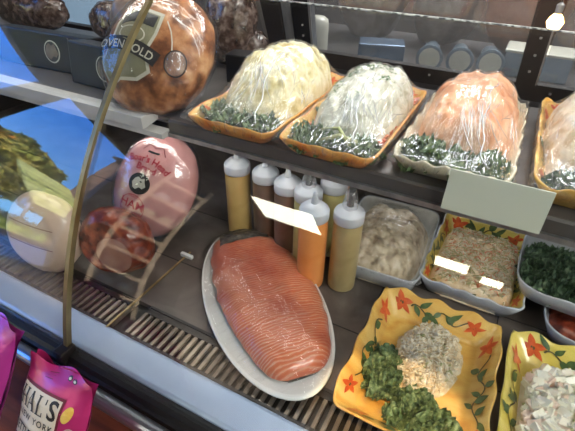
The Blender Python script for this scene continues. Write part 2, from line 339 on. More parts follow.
# ceiling light panels (three) seen as reflections in the curved glass
def light_panel(x0, x1, y0, y1, label, skew=0):
    t = thing('ceiling_light', label, 'ceiling light', ((x0+x1)/2, (y0+y1)/2, ZC-.03), group='recessed ceiling light panels')
    w_, d_ = (x1-x0)/2, (y1-y0)/2
    f = MB()
    f.box(-w_-.03, -w_, -d_-.03, d_+.03, 0, .03, 'alu'); f.box(w_, w_+.03, -d_-.03, d_+.03, 0, .03, 'alu'); f.box(-w_, w_, -d_-.03, -d_, 0, .03, 'alu'); f.box(-w_, w_, d_, d_+.03, 0, .03, 'alu')
    f.build('frame', t)
    d = MB(); d.box(-w_, w_, -d_, d_, .006, .02, 'lamp'); d.build('diffuser', t)
light_panel(-1.93, -1.27, -2.70, -2.12, 'white ceiling panel, the largest of the three reflected over the sauce bottles')
light_panel(-.15, .12, -2.45, -2.17, 'white ceiling panel reflected on the left half of the shredded salad')
light_panel(.24, .41, -2.56, -2.34, 'small white ceiling panel reflected on the right half of the shredded salad')

# ------------------------------------------------------------------ outdoors (seen mirrored in the curved glass)
b = MB(); b.box(-32, XL-.1, -30, 14, FLOOR-.1, FLOOR-.02, 'paving'); gr = struct(b.build('ground'))
def leafy(mb, c, rad, n, mat, seed, size=.12):
    rnd = random.Random(seed); c = Vector(c)
    for _ in range(n):
        while True:
            d = Vector((rnd.uniform(-1, 1), rnd.uniform(-1, 1), rnd.uniform(-1, 1)))
            if .2 < d.length < 1: break
        rr = 1+.35*noise.noise(d*2.3+Vector((seed, 0, 0)))
        p = c+Vector((d.x*rad[0], d.y*rad[1], d.z*rad[2]))*rr
        a = Vector((rnd.gauss(0, 1), rnd.gauss(0, 1), rnd.gauss(0, 1))).normalized(); q = a.orthogonal().normalized(); s2 = size*rnd.uniform(.6, 1.3)
        mb.add([p-a*s2, p+q*s2*.5, p+a*s2, p-q*s2*.5], [(0, 1, 2, 3)], mat)
def tree(loc, crown, rad, n, label, mat, seed, sz=.14):
    t = thing('tree', label, 'tree', loc)
    tr = MB(); zc = crown-rad[2]*.3; tr.tube([(0, 0, 0), (.1, .05, zc*.5), (0, 0, zc)], [.16, .12, .07], 'bark')
    for k in range(5): a = k*1.3; tr.tube([(0, 0, zc*.7), (rad[0]*.5*math.cos(a), rad[1]*.5*math.sin(a), crown+rad[2]*.3)], [.07, .03], 'bark')
    tr.build('trunk', t, smooth=True)
    c = MB(); leafy(c, (0, 0, crown), rad, n, mat, seed, sz); c.build('crown', t)
tree((-11.6, -6.1, FLOOR), 2.75, (2.1, 1.7, 1.85), 10000, 'autumn leaved tree mirrored at the left edge of the glass', 'tree', 3, .17)
tree((-12.6, -9.9, FLOOR), 2.4, (1.5, 1.3, 1.2), 3000, 'smaller green tree behind the hedge, right of the autumn tree', 'hedge', 8)
h = MB(); rnd = random.Random(5)
for k in range(10): leafy(h, (-6.9, -4.9+k*.28, FLOOR+.36), (.35, .3, .36), 420, 'hedge', k, .05)
h.box(-7.1, -6.7, -5.0, -2.2, FLOOR-.03, FLOOR+.42, 'hedge'); tag(h.build('hedge'), 'clipped green hedge outside, low beneath the autumn tree', 'hedge')
k = MB(); k.box(-6.3, -6.15, -6.5, -1, FLOOR-.03, FLOOR+.14, 'brickwall'); tag(k.build('kerb_wall'), 'low brown kerb wall running in front of the hedge', 'wall')
aw = thing('awning', 'green striped awning mirrored to the right of the tree', 'awning', (-7.25, -4.85, 1.45))
a_ = MB(); a_.box(-.95, .95, -.9, .5, -.03, .03, 'roofgreen', Matrix.Rotation(.8, 3, 'Y')); a_.build('canvas', aw)
for yy in (-.85, .45): a_ = MB(); a_.tube([(.5, yy, -.7), (.5, yy, FLOOR-1.6)], .03, 'alu'); a_.build('post', aw)
bb = thing('brick_building', 'tall brown brick building mirrored right of the olive strip', 'building', (-6.3, -6.4, FLOOR))
a_ = MB(); a_.box(-1.7, 1.5, -.5, .5, 0, 5.0, 'brick'); a_.build('wall', bb)
a_ = MB(); a_.box(-1.8, 1.6, -.6, .6, 5.0, 5.12, 'dark2'); a_.build('roof', bb)
ho = thing('house', 'distant low brown brick building with a dark roof beyond the awning', 'building', (-9.5, -13, FLOOR))
a_ = MB(); a_.box(-3, 3, -2, 2, 0, 2.2, 'brickwall'); a_.build('wall', ho); a_ = MB(); a_.box(-3.3, 3.3, -2.3, 2.3, 2.2, 2.5, 'dark2'); a_.build('roof', ho)

# ------------------------------------------------------------------ display case
CX0, CX1 = -1.9, 1.1
case = thing('display_case', 'refrigerated deli case with curved front glass, olive edge strip and steel shelf', 'display case')
def GY(z): return .499*z**3+.329*z**2+.276*z+.283
def part(name, fn, mat=None, **kw):
    b = MB(); fn(b); return b.build(name, case, **kw)
# deck, liner, body
part('deck', lambda b: (b.box(CX0, CX1, .365, 1.17, -.05, -.012, 'dark'), b.box(CX0, CX1, .452, 1.17, -.012, 0, 'deck')))
def seams(b):
    for yy in (.60, .80): b.box(CX0, CX1, yy-.0012, yy+.0012, 0, .0006, 'dark')
    for xx in (-.36, -.13, .12): b.box(xx-.0012, xx+.0012, .46, 1.1, 0, .0006, 'dark')
part('deck_seam', seams)
part('divider_strip', lambda b: b.box(-.6085, -.6045, .345, .64, 0, .003, 'brass'))
part('clip', lambda b: (b.box(-.62, -.585, .617, .626, 0, .010, 'white')), bevel=.001)
part('back_liner', lambda b: b.box(CX0, CX1, 1.17, 1.20, -.05, .330, 'dark'))
part('end_panel', lambda b: b.extrude_x([(.29, -.05), (1.2, -.05), (1.2, .40), (1.02, 1.0), (.7, 1.0), (GY(.55), .55), (GY(.3), .3)], CX0-.03, CX0, 'dark2'))
part('end_panel', lambda b: b.extrude_x([(.29, -.05), (1.2, -.05), (1.2, .40), (1.02, 1.0), (.7, 1.0), (GY(.55), .55), (GY(.3), .3)], CX1, CX1+.03, 'dark2'))
part('sill', lambda b: b.extrude_x([(.300, -.03), (.365, -.03), (.365, .001), (.358, .004), (.306, .001), (.300, -.004)], CX0, CX1, 'sill'), bevel=.002)
part('gasket', lambda b: b.extrude_x([(.264, -.045), (.2995, -.045), (.2995, -.006), (.291, -.002), (.276, -.004), (.27, -.012), (.264, -.014)], CX0, CX1, 'blackgap'))
part('bumper_rail', lambda b: b.extrude_x([(.247+.0135*math.cos(t)*1.1, -.026+.0135*math.sin(t)) for t in [2*PI*i/16 for i in range(16)]], CX0, CX1, 'chrome'), smooth=False)
part('kick_panel', lambda b: b.box(CX0, CX1, .285, .36, FLOOR+.02, -.046, 'black'))
def vents(b):
    for i in range(34): x = -1.6+i*.075; b.box(x, x+.055, .279, .285, -.082, -.066, 'blackgap')
    b.box(CX0, CX1, .276, .286, -.061, -.054, 'dark2'); b.box(CX0, CX1, .276, .286, -.098, -.09, 'dark2')
part('louvre', vents)
part('base', lambda b: b.box(CX0, CX1, .36, 1.15, FLOOR, -.05, 'black'))
part('front_shelf', lambda b: b.box(CX0, CX1, -.04, .285, -.125, -.10, 'wood'), bevel=.003)
for x in (-1.5, -.7, .1, .8): part('shelf_bracket', lambda b: b.box(x, x+.03, .0, .285, -.16, -.125, 'black'))
# upper shelf
part('added_lamp_bar', lambda b: b.box(-1.35, .62, .688, .712, .3245, .3515, 'rail_white'))  # unseen bar added to carry the under-shelf fill light
part('upper_shelf', lambda b: b.box(CX0, CX1, .648, 1.12, .352, .360, 'shelf'))
part('shelf_lip', lambda b: b.extrude_x([(.636, .336), (.648, .336), (.648, .360), (.640, .362), (.636, .358)], -.612, CX1, 'shelf_edge'))
part('shelf_rim', lambda b: b.box(-.612, CX1, .630, .652, .326, .3355, 'alu'))
part('price_rail', lambda b: (b.extrude_x([(.600, .345), (.612, .345), (.650, .352), (.650, .362), (.612, .372), (.600, .370)], CX0, -.65, 'rail_white'), b.extrude_x([(.612, .326), (.64, .326), (.64, .340), (.612, .338)], CX0, -.612, 'rail_white')), bevel=.001)
for x in (-1.2, -.62, .1, .7): part('shelf_standard', lambda b: b.box(x, x+.025, 1.11, 1.17, .0, .36, 'dark2'))
# curved glass panes and the olive strip at their joint
def pane(x0, x1):
    b = MB(); N = 40; T = .006; z1 = .602; vs = []; fs = []
    for i in range(N+1):
        z = -.006+(z1+.006)*i/N; y = GY(max(z, -.01)); dy = GY(z+.001)-GY(z); n = Vector((0, -1, dy/.001)).normalized()
        for x in (x0, x1):
            vs.append((x, y, z)); vs.append((x, y-n.y*T, z-n.z*T))
    for i in range(N):
        a = 4*i; c = a+4; fs += [(a, a+2, c+2, c), (a+1, c+1, c+3, a+3), (a, c, c+1, a+1), (a+2, a+3, c+3, c+2)]
    fs += [(0, 1, 3, 2), (4*N, 4*N+2, 4*N+3, 4*N+1)]
    front = [f for f in fs[:-2]]; nv = len(vs)
    # every long face strip keeps its own vertices so that shading stays exact
    b.v = []; inner = []; outer_ = []
    for grp in range(4):
        o = len(b.v); b.v += vs; b.f += [tuple(k+o for k in fs[4*i+grp]) for i in range(N)]; b.mi += [0]*N
    o = len(b.v); b.v += vs; b.f += [tuple(k+o for k in f) for f in fs[-2:]]; b.mi += [0, 0]; b.m('glass')
    return b.build('glass_pane', case, smooth=False)
for o in (pane(CX0, -.636), pane(-.628, CX1)):
    bm = bmesh.new(); bm.from_mesh(o.data); bmesh.ops.delete(bm, geom=[v for v in bm.verts if not v.link_faces], context='VERTS'); bm.to_mesh(o.data); bm.free()
    o.data.polygons.foreach_set('use_smooth', [abs(p.normal.x) < .5 and p.area > .004 for p in o.data.polygons])
b = MB(); pr = [(-.02, 0)]
N = 60
for (xa, xb, off) in ((-.637, -.627, -.004),):
    vs = []; fs = []
    for i in range(N+1):
        z = -.03+(.70+.03)*i/N; y = GY(max(z, -.02))+off; vs += [(xa, y, z), (xa, y+.012, z), (xb, y+.012, z), (xb, y, z)]
    for i in range(N):
        for k in range(4): fs.append((4*i+k, 4*i+(k+1) % 4, 4*i+4+(k+1) % 4, 4*i+4+k))
    fs += [(3, 2, 1, 0), (4*N, 4*N+1, 4*N+2, 4*N+3)]
    b.add(vs, fs, 'olive')
b.build('edge_strip', case)
b = MB(); b.box(-.645, -.619, .262, .296, -.03, .012, 'dark2'); b.build('strip_foot', case, bevel=.003)
b = MB(); ye = GY(.602); b.box(-.625, CX1, ye+.001, ye+.006, .6015, .6032, 'glassedge'); b.build('glass_edge', case)
b = MB(); b.box(-.47-.01, CX1, .74, 1.06, .97, 1.0, 'dark2'); b.box(CX0, CX1, .70, 1.06, .985, 1.0, 'dark2'); b.build('canopy', case)
# rear sliding doors, leaning towards the front
def RP(z, off=0): return 1.2-.27*(z-.385)+off
def leanbar(b, xa, xb, z0, z1, mat, d=.02, tx=0):
    vs = []
    for z in (z0, z1):
        dx = tx*(z-z0)
        for (x, o) in ((xa, 0), (xb, 0), (xb, d), (xa, d)): vs.append((x+dx, RP(z, o), z))
    b.add(vs, [(3, 2, 1, 0), (4, 5, 6, 7), (0, 1, 5, 4), (1, 2, 6, 5), (2, 3, 7, 6), (3, 0, 4, 7)], mat)
def rear(b):
    leanbar(b, -.745, CX1, .345, .388, 'dark2', .03); leanbar(b, CX0, -.745, .325, .345, 'dark2', .03)
part('door_sill', rear)
part('door_frame', lambda b: (leanbar(b, -.628, -.600, .385, .97, 'alu', .03, -.05)))
part('door_frame', lambda b: (leanbar(b, -.600, -.548, .385, .97, 'black', .026, -.02)))
part('door_frame', lambda b: (leanbar(b, -.548, -.542, .385, .97, 'alu', .03, -.02)))
part('door_frame', lambda b: (leanbar(b, .008, .052, .385, .97, 'dark2', .022, -.04), leanbar(b, .052, .056, .385, .97, 'alu', .024, -.04)))
part('door_frame', lambda b: (leanbar(b, -.69, -.632, .385, .97, 'dark2', .03, -.10), leanbar(b, -.742, -.70, .385, .97, 'shelf_edge', .03, -.14)))
part('rear_glass', lambda b: leanbar(b, -.542, .008, .388, .97, 'rearglass', .005))
part('rear_glass', lambda b: leanbar(b, .056, CX1, .388, .97, 'rearglass', .005))
part('rear_glass', lambda b: leanbar(b, CX0, -.745, .345, .97, 'rearglass', .005))
if 1:
    for (x, z) in ((-.57, .46), (-.57, .43), (.03, .42), (.03, .46), (.03, .50), (-.51, .372), (-.2, .372), (.0, .372), (.09, .372), (-.35, .372)):
        y = RP(z)-.003; part('screw', lambda b: b.lathe([(.0001, -.003), (.003, -.002), (.003, .002)], 8, 'alu', (x, y, z)))
# grilles in front of the deck
def grille(x0, x1, label):
    t = thing('air_grille', label, 'grille', ((x0+x1)/2, .41, -.012), group='slotted air grilles along the sill'); w_ = (x1-x0)/2
    f = MB(); f.box(-w_, w_, -.0445, -.038, -.0, .012, 'dark2'); f.box(-w_, w_, .022, .0425, 0, .012, 'dark2'); f.box(-w_, w_, .036, .0425, .012, .0135, 'dark2')
    f.box(-w_, -w_+.008, -.038, .022, 0, .012, 'grille_bar'); f.box(w_-.008, w_, -.038, .022, 0, .012, 'grille_bar'); f.build('frame', t)
    s = MB(); x = -w_+.014
    while x < w_-.012: s.box(x, x+.0075, -.038, .022, .004, .011, 'grille_bar'); x += .0172
    s.build('slats', t)
grille(CX0+.02, -.605, 'dark slotted grille left of the brass seam, partly behind the olive strip')
grille(-.565, CX1-.02, 'dark slotted grille right of the brass seam, below the salmon platter')
# price card
pc = MB(); R_ = Matrix.Rotation(-.05, 3, 'X'); pc.box(-.044, .099, .622, .6245, .338, .408, 'card', R_); pcard = pc.build('price_card', bevel=.0006)
tag(pcard, 'blank frosted plastic price card on the shelf edge below the pink salad', 'price card')

# ------------------------------------------------------------------ dishes
def dish(name, label, cat, loc, W, D, H, wall, inner, outer, rot=0, wavy=.004, waves=7, base_in=.012, decor=None, group=None, n=13, scoops=None):
    """square dish with a scalloped rim. W, D are half sizes at the rim"""
    t = thing(name, label, cat, loc, (0, 0, rot), group)
    N = 160
    def sq(th, hx, hy, nn):
        c, s_ = math.cos(th), math.sin(th); r = (abs(c)**nn+abs(s_)**nn)**(-1/nn); return hx*c*r, hy*s_*r
    rings = []
    fw, fd = W-wall, D-wall
    for s_ in (.0, .3, .6, .85): rings.append((fw*max(s_, .001), fd*max(s_, .001), .006, 0, inner))
    rings += [(fw*.97, fd*.97, .0065, 0, inner), (fw, fd, .0095, .05, inner), (fw+wall*.35, fd+wall*.35, .0095+(H-.0095)*.35, .3, inner), (fw+wall*.7, fd+wall*.7, .0095+(H-.0095)*.72, .7, inner), (W-.003, D-.003, H-.0015, 1, inner), (W, D, H, 1, outer), (W+.0012, D+.0012, H-.0025, 1, outer), (W-wall*.35-.0005, D-wall*.35-.0005, H*.5, .5, outer), (fw+.003, fd+.003, .003, .1, outer), (fw-base_in, fd-base_in, 0, 0, outer), (.001, .001, 0, 0, outer)]
    b = MB(); vs = []
    for hx, hy, z, wv, _ in rings:
        for i in range(N):
            th = 2*PI*i/N; x, y = sq(th, hx, hy, n)
            per = (x/W if abs(y)/D > abs(x)/W else y/D)
            q = wv*wavy*math.cos(per*PI*waves/2+.7); x *= 1+q*3; y *= 1+q*3
            vs.append((x, y, z+q))
    for r in range(len(rings)-1):
        b.add([], [], inner); k = b.m(rings[r+1][4])
    b.v = vs; 
    for r in range(len(rings)-1):
        k = b.m(rings[r+1][4])
        for i in range(N): j = (i+1) % N; b.f.append((r*N+i, r*N+j, (r+1)*N+j, (r+1)*N+i)); b.mi.append(k)
    def wallfn(side):
        def fn(a, v):
            # a: -1..1 along side, v: 0 floor edge .. 1 rim
            v_ = v*.96+.02; hx = fw+(W-.003-fw)*v_; hy = fd+(D-.003-fd)*v_; z = .0095+(H-.011)*v_
            if side in (0, 2): x = a*hx; y = hy*(1 if side == 0 else -1)
            else: y = a*hy; x = hx*(1 if side == 1 else -1)
            per = a; q = v_*wavy*math.cos(per*PI*waves/2+.7); x *= 1+q*3; y *= 1+q*3
            nx = {0: (0, -1), 2: (0, 1), 1: (-1, 0), 3: (1, 0)}[side]; e = .0011
            return Vector((x+nx[0]*e, y+nx[1]*e, z+q+e))
        return fn
    if decor:
        for side in range(4):
            L_ = W if side in (0, 2) else D; fn = wallfn(side); h2 = math.hypot(wall, H)
            f2 = lambda a, v, fn=fn, L_=L_, h2=h2: fn(a/L_, v/h2)   # metric coordinates
            def flower(a, v, r):
                for k in range(5): poly_on(b, leafshape(a, v, r*1.25, r*.62, k*PI/2.5+.3, 6), f2, 'redpaint', 2)
                poly_on(b, ring_pts(a, v, r*.2, r*.2, 8), f2, 'stempaint', 1)
            def leaf(a, v, l, w_, r): poly_on(b, leafshape(a, v, l, w_, r, 6), f2, 'leafpaint', 2)
            rv = random.Random(side*7+decor)
            flower(L_*.74*(1 if side % 2 else -1), h2*.5, h2*.42); flower(-L_*.70*(1 if side % 2 else -1), h2*.5, h2*.33) if side in (1, 3, 0) else None
            pts = [(-L_*.55+L_*1.1*i/24, h2*(.45+.2*math.sin(i*.55+side))) for i in range(25)]
            line_on(b, pts, h2*.06, f2, 'stempaint')
            for k in range(9):
                i = 2+int(k*20/9); a, v = pts[i]; leaf(a, v, h2*rv.uniform(.42, .68), h2*rv.uniform(.2, .32), rv.uniform(.4, 1.3)*(1 if k % 2 else -1)+(PI if rv.random() < .3 else 0))
    b.build('plate' if 0 else 'dish_body', t, smooth=True)
    return t
def mound(cx, cy, w, d, h, p=2.2, q=.8, seed=0, amp=.008, freq=30, z0=0, peak=(0, 0), amp2=0, f2=80, sq=3.0, irr=0):
    def f(x, y):
        u, v = (x-cx)/w, (y-cy)/d
        u2, v2 = u-peak[0]*(1-u*u), v-peak[1]*(1-v*v)
        r = (abs(u)**sq+abs(v)**sq)**(1/sq)
        r *= 1+.16*noise.noise(Vector((u*1.7, v*1.7, seed*3.3)))*irr
        rr = (abs(u2)**sq+abs(v2)**sq)**(1/sq)
        if r >= 1: return 0
        e = (1-min(rr, 1)**p)**q; k = min(1, (1-r)*6)
        return max(0, h*e*min(1, (1-r)*8)+k*(amp*fbm((x*freq, y*freq, seed), 4)+amp2*abs(noise.noise(Vector((x*f2, y*f2, seed+5))))))
    return f
def heap(name, label, cat, loc, w, d, fn, mat, nx=90, ny=120, parent=None, group=None, kind=None):
    """heightfield heap with a flat underside, local coordinates centred on loc"""
    b = MB(); P = {}; vs = []; fs = []
    for j in range(ny):
        for i in range(nx):
            x = -w+2*w*i/(nx-1); y = -d+2*d*j/(ny-1); z = fn(x, y)
            jx = .0025*noise.noise(Vector((x*70, y*70, 3))) if z > .004 else 0; jy = .0025*noise.noise(Vector((x*70, y*70, 9))) if z > .004 else 0
            P[i, j] = len(vs); vs.append((x+jx, y+jy, z))
    used = set()
    for j in range(ny-1):
        for i in range(nx-1):
            q = [P[i, j], P[i+1, j], P[i+1, j+1], P[i, j+1]]
            if max(vs[k][2] for k in q) > 1e-4: fs.append(tuple(q)); used.update(q)
    mp = {}; nv = []
    for k in sorted(used): mp[k] = len(nv); nv.append(vs[k])
    fs = [tuple(mp[k] for k in f) for f in fs]
    # underside
    o = len(nv); nv2 = [(x, y, -.0005) for x, y, z in nv]; fs2 = [tuple(o+k for k in reversed(f)) for f in fs]
    b.add(nv+nv2, fs+fs2, mat); ob = b.build(name, parent, smooth=True); ob.location = loc
    if label: tag(ob, label, cat, group, kind)
    return ob
def kale(name, label, loc, pts, n, mat='kale', seed=1, size=.03, rot=0, group=None, hgt=.02):
    """curly leaves scattered over a list of (x, y, r) blobs"""
    rnd = random.Random(seed); b = MB()
    for _ in range(n):
        bx, by, br = rnd.choice(pts); a = rnd.uniform(0, 2*PI); rr = br*math.sqrt(rnd.random()); px, py = bx+rr*math.cos(a), by+rr*math.sin(a)
        pz = rnd.uniform(.003, hgt)*(1-.4*rr/br)
        L_ = size*rnd.uniform(.7, 1.35); W_ = L_*rnd.uniform(.8, 1.15); ph = rnd.uniform(0, 6); hd = Vector((math.cos(a+rnd.gauss(0, .7)), math.sin(a+rnd.gauss(0, .7)), rnd.uniform(-.1, .55))).normalized()
        sd = hd.cross(Vector((0, 0, 1))).normalized(); upv = sd.cross(hd).normalized(); k1 = rnd.uniform(9, 15)
        nu, nv = 18, 11; vs = []; fs = []
        for i in range(nu):
            s_ = i/(nu-1); ww = W_*math.sin(PI*min(1, s_*.93+.05))**.6*.5
            for j in range(nv):
                t = -1+2*j/(nv-1)
                ruf = abs(t)**1.4*.20*L_*math.sin(k1*s_*2.2+ph+t*1.5)+.08*L_*math.sin(k1*3*s_+t*9+ph)*abs(t)
                p = Vector((px, py, pz))+hd*(L_*(s_-.35)+.07*L_*math.sin(k1*2*s_+t*4))+sd*(ww*t)+upv*(ruf+.25*L_*t*t-.35*L_*s_*s_)
                p.z = max(p.z, .0015+.001*rnd.random()); vs.append(p)
        for i in range(nu-1):
            for j in range(nv-1): fs.append((i*nv+j, i*nv+j+1, (i+1)*nv+j+1, (i+1)*nv+j))
        b.add(vs, fs, mat)
    o = b.build(name, None, smooth=True); o.location = loc; o.rotation_euler.z = rot; tag(o, label, 'kale', group); return o
def wrap(label, loc, W, D, rimz, fns, mat='wrap', nx=56, ny=84, drop=.02, group='cling wrap over the shelf dishes', iters=260, clear=.004, name='plastic_wrap', skirt=True, under=0):
    """taut film: smallest membrane over the heap, pulled down over the rim"""
    xs = np.linspace(-W, W, nx); ys = np.linspace(-D, D, ny); Hh = np.zeros((ny, nx))
    for j, y in enumerate(ys):
        for i, x in enumerate(xs): Hh[j, i] = max([f(x, y) for f in fns]+[-1])
    obs = np.maximum(Hh+clear, 0); z = obs.copy(); edge = np.zeros_like(z, bool); edge[0] = edge[-1] = True; edge[:, 0] = edge[:, -1] = True
    z[edge] = rimz
    for _ in range(iters):
        a = z.copy(); a[1:-1, 1:-1] = (z[:-2, 1:-1]+z[2:, 1:-1]+z[1:-1, :-2]+z[1:-1, 2:])/4; z = np.maximum(a, obs); z[edge] = rimz
    b = MB(); vs = []
    for j, y in enumerate(ys):
        for i, x in enumerate(xs):
            wr = 0
            if not edge[j, i]:
                an = math.atan2(y+D*.9, x); wr = .0016*noise.noise(Vector((an*16, (x*x+y*y)*10, loc[0]*9)))+.0012*noise.noise(Vector((x*60, y*25, 4)))
            vs.append((x, y, z[j, i]+abs(wr)))
    fs = [(j*nx+i, j*nx+i+1, (j+1)*nx+i+1, (j+1)*nx+i) for j in range(ny-1) for i in range(nx-1)]
    if skirt:
        loop = [(j, i) for i, j in [(i, 0) for i in range(nx)]+[(nx-1, j) for j in range(1, ny)]+[(i, ny-1) for i in range(nx-2, -1, -1)]+[(0, j) for j in range(ny-2, 0, -1)]]
        prev = [j*nx+i for j, i in loop]
        for s_ in (1, 2, 3):
            cur = []
            for j, i in loop:
                x, y, z_ = vs[j*nx+i]; f = .004*math.sin(i*1.1+j*.9+s_)+.003; sc = 1+(.012-.03*s_)
                cur.append(len(vs)); vs.append((x*sc+f*np.sign(x)*(abs(x) > W*.98), y*sc*1.0+f*np.sign(y)*(abs(y) > D*.98), z_-drop*s_/3+.0015*math.sin(i*.8+j)))
            n_ = len(cur)
            for k in range(n_): fs.append((prev[k], prev[(k+1) % n_], cur[(k+1) % n_], cur[k]))
            prev = cur
    b.add(vs, fs, mat); o = b.build(name, None, smooth=True); o.location = loc; tag(o, label, 'plastic wrap', group)
    if skirt and drop > .02:
        rc = random.Random(int(abs(loc[0])*1000)); c = MB()
        def zz(x, y):
            fx = min(max((x+W)/(2*W)*(nx-1), 0), nx-1.001); fy = min(max((y+D)/(2*D)*(ny-1), 0), ny-1.001); i, j = int(fx), int(fy); p, q = fx-i, fy-j
            return (z[j, i]*(1-p)+z[j, i+1]*p)*(1-q)+(z[j+1, i]*(1-p)+z[j+1, i+1]*p)*q
        foc = [(rc.uniform(-.1, .1)*W, -D*.28, 22), (rc.uniform(-.5, .5)*W, -D*.72, 16), (W*.7, -D*.1, 8)][::2]
        for fx_, fy_, m_ in foc:
            base = rc.uniform(-2.2, -.9)
            for k in range(m_):
                a = base+rc.gauss(0, .42); L_ = rc.uniform(.025, .085); x0 = fx_+rc.gauss(0, .012); y0 = fy_+rc.gauss(0, .012); pts = []
                for i in range(12):
                    x = x0+math.cos(a)*L_*i/11; y = y0+math.sin(a)*L_*i/11+.002*math.sin(i*.5+k)
                    if abs(x) > W*.97 or abs(y) > D*.97: break
                    pts.append((x, y, zz(x, y)+.0012))
                if len(pts) > 3: rr = rc.uniform(.00025, .0008); c.tube(pts, [rr*math.sin(PI*(i+.5)/len(pts))+.0001 for i in range(len(pts))], 'crease', 5)
        # one long folded seam from the top down to the front rim
        pts = []; xs0 = rc.uniform(.1, .35)*W
        for i in range(30): t = i/29; x = xs0*(1-t)+W*.55*t*t; y = D*.12*(1-t)-D*.9*t; pts.append((x+.003*math.sin(i*.7), y, zz(x, y)+.0015))
        c.tube(pts, [.0008+.0008*abs(math.sin(i*.9)) for i in range(30)], 'crease', 6)
        co = c.build('crease', o, smooth=True, label='white folded creases in the film')
    return o

SH = .3605   # top of the shelf
# ---- four wrapped dishes on the shelf
D1 = (-.452, .808, SH); D2 = (-.252, .808, SH); D3 = (-.050, .842, SH); D4 = (.170, .860, SH)
dish('serving_dish', 'orange rimmed ceramic dish holding the cream egg salad, nearest the roast', 'dish', D1, .097, .195, .036, .022, 'yellow', 'orangeglaze', wavy=.002, decor=1, group='decorated dishes on the upper shelf')
dish('serving_dish', 'yellow edged ceramic dish holding the white salad with parsley, on the shelf', 'dish', D2, .092, .195, .036, .022, 'yellow', 'orangeglaze', wavy=.002, decor=2, group='decorated dishes on the upper shelf')
dish('serving_dish', 'cream scalloped dish under the pink salmon salad', 'dish', D3, .094, .195, .036, .022, 'creamglaze', 'creamglaze', wavy=.004, waves=11, group='decorated dishes on the upper shelf')
dish('serving_dish', 'yellow painted dish cut by the right edge of the photo, on the shelf', 'dish', D4, .100, .205, .040, .024, 'yellow', 'yellow', wavy=.005, waves=9, decor=4, group='decorated dishes on the upper shelf')
m1 = mound(.0, .030, .090, .165, .112, 3.2, .85, 1, .013, 22, peak=(.0, .10), amp2=.012, f2=45, sq=3.4)
m2 = mound(.0, .035, .086, .160, .092, 3.2, .85, 2, .010, 24, peak=(.0, .1), amp2=.006, f2=50, sq=3.4)
m3 = mound(.0, .035, .090, .155, .098, 3.2, .8, 3, .016, 18, peak=(-.05, .05), amp2=.004, f2=35, sq=3.4)
m4 = mound(.0, .035, .095, .165, .100, 3.2, .85, 4, .014, 28, peak=(.05, .05), amp2=.012, f2=45, sq=3.4)
def off(D, z=.007): return (D[0], D[1], D[2]+z)
heap('egg_salad', 'tall cream coloured mound of egg salad under wrap', 'salad', off(D1), .097, .19, m1, 'egg')
heap('whitefish_salad', 'white salad mound sprinkled with green parsley under wrap', 'salad', off(D2), .092, .19, m2, 'whitecheese')
heap('salmon_salad', 'pink orange mound of salmon salad under wrap', 'salad', off(D3), .094, .19, m3, 'pink')
heap('chicken_salad', 'pale chunky chicken salad mound at the right edge of the shelf', 'salad', off(D4), .10, .20, m4, 'chicken')
kf = [(-.055, -.135, .02), (.055, -.135, .02), (-.05, -.15, .022), (-.02, -.152, .024), (.02, -.15, .024), (.05, -.15, .022), (-.03, -.12, .02), (.03, -.12, .02)]
kale('kale_garnish', 'dark curly kale at the front of the cream egg salad', off(D1), kf+[(-.06, -.10, .015)], 60, 'kale', 1, .034, hgt=.03)
kale('kale_garnish', 'curly kale and stems at the front of the white salad with parsley', off(D2), kf+[(-.06, -.13, .016)], 60, 'kale', 2, .034, hgt=.028)
kale('kale_garnish', 'green curly kale at the front of the pink salmon salad', off(D3), kf+[(.06, -.13, .016), (-.06, -.13, .014)], 78, 'kale', 3, .036, hgt=.036)
kale('kale_garnish', 'dark kale at the front of the pale chicken salad', off(D4), kf, 50, 'kaledark', 4, .032, hgt=.025)
def stems(loc, label):
    b = MB(); b.tube([(-.02, -.16, .022), (.01, -.145, .034), (.045, -.15, .03)], .004, 'celery'); b.tube([(-.03, -.13, .03), (.005, -.135, .042), (.04, -.16, .022)], .0035, 'celery')
    o = b.build('kale_rib', smooth=True); o.location = loc; tag(o, label, 'kale')
stems(off(D2), 'pale green kale stem lying in front of the white parsley salad')
# parsley flecks on the white salad and orange crumbs at dish edges
rnd = random.Random(11); b = MB()
for _ in range(150):
    cl = rnd.choice([(-.01, .06), (.02, .08), (-.03, .03), (-.025, .10), (.03, .02), (-.045, -.03), (.0, -.06)]); x = cl[0]+rnd.gauss(0, .009); y = cl[1]+rnd.gauss(0, .012); z = m2(x, y)+.0015
    a = rnd.uniform(0, PI); s_ = rnd.uniform(.002, .0045); b.add([(x+s_*math.cos(a), y+s_*math.sin(a), z), (x-s_*math.sin(a)*.6, y+s_*math.cos(a)*.6, z+.002), (x-s_*math.cos(a), y-s_*math.sin(a), z), (x+s_*math.sin(a)*.6, y-s_*math.cos(a)*.6, z+.001)], [(0, 1, 2, 3)], 'parsley')
o = b.build('parsley_flakes'); o.location = off(D2); tag(o, 'chopped green parsley scattered over the white salad', 'herb', kind='stuff')
b = MB()
for _ in range(150):
    side = rnd.choice([1, 1, 1, -1]); x = side*rnd.uniform(.070, .078); y = rnd.uniform(-.10, .172); z = .004+rnd.uniform(0, .008); s_ = rnd.uniform(.002, .004); b.box(x-s_, x+s_, y-s_, y+s_, z, z+s_*1.5, 'surimi', Matrix.Rotation(rnd.uniform(0, 3), 3, 'Z'))
o = b.build('carrot_shreds'); o.location = off(D2); tag(o, 'orange shredded carrot along the edge of the white salad', 'garnish', kind='stuff')
kz = lambda x, y: .030*max(0, 1-((x)/.085)**4)*max(0, 1-((y+.14)/.05)**2)
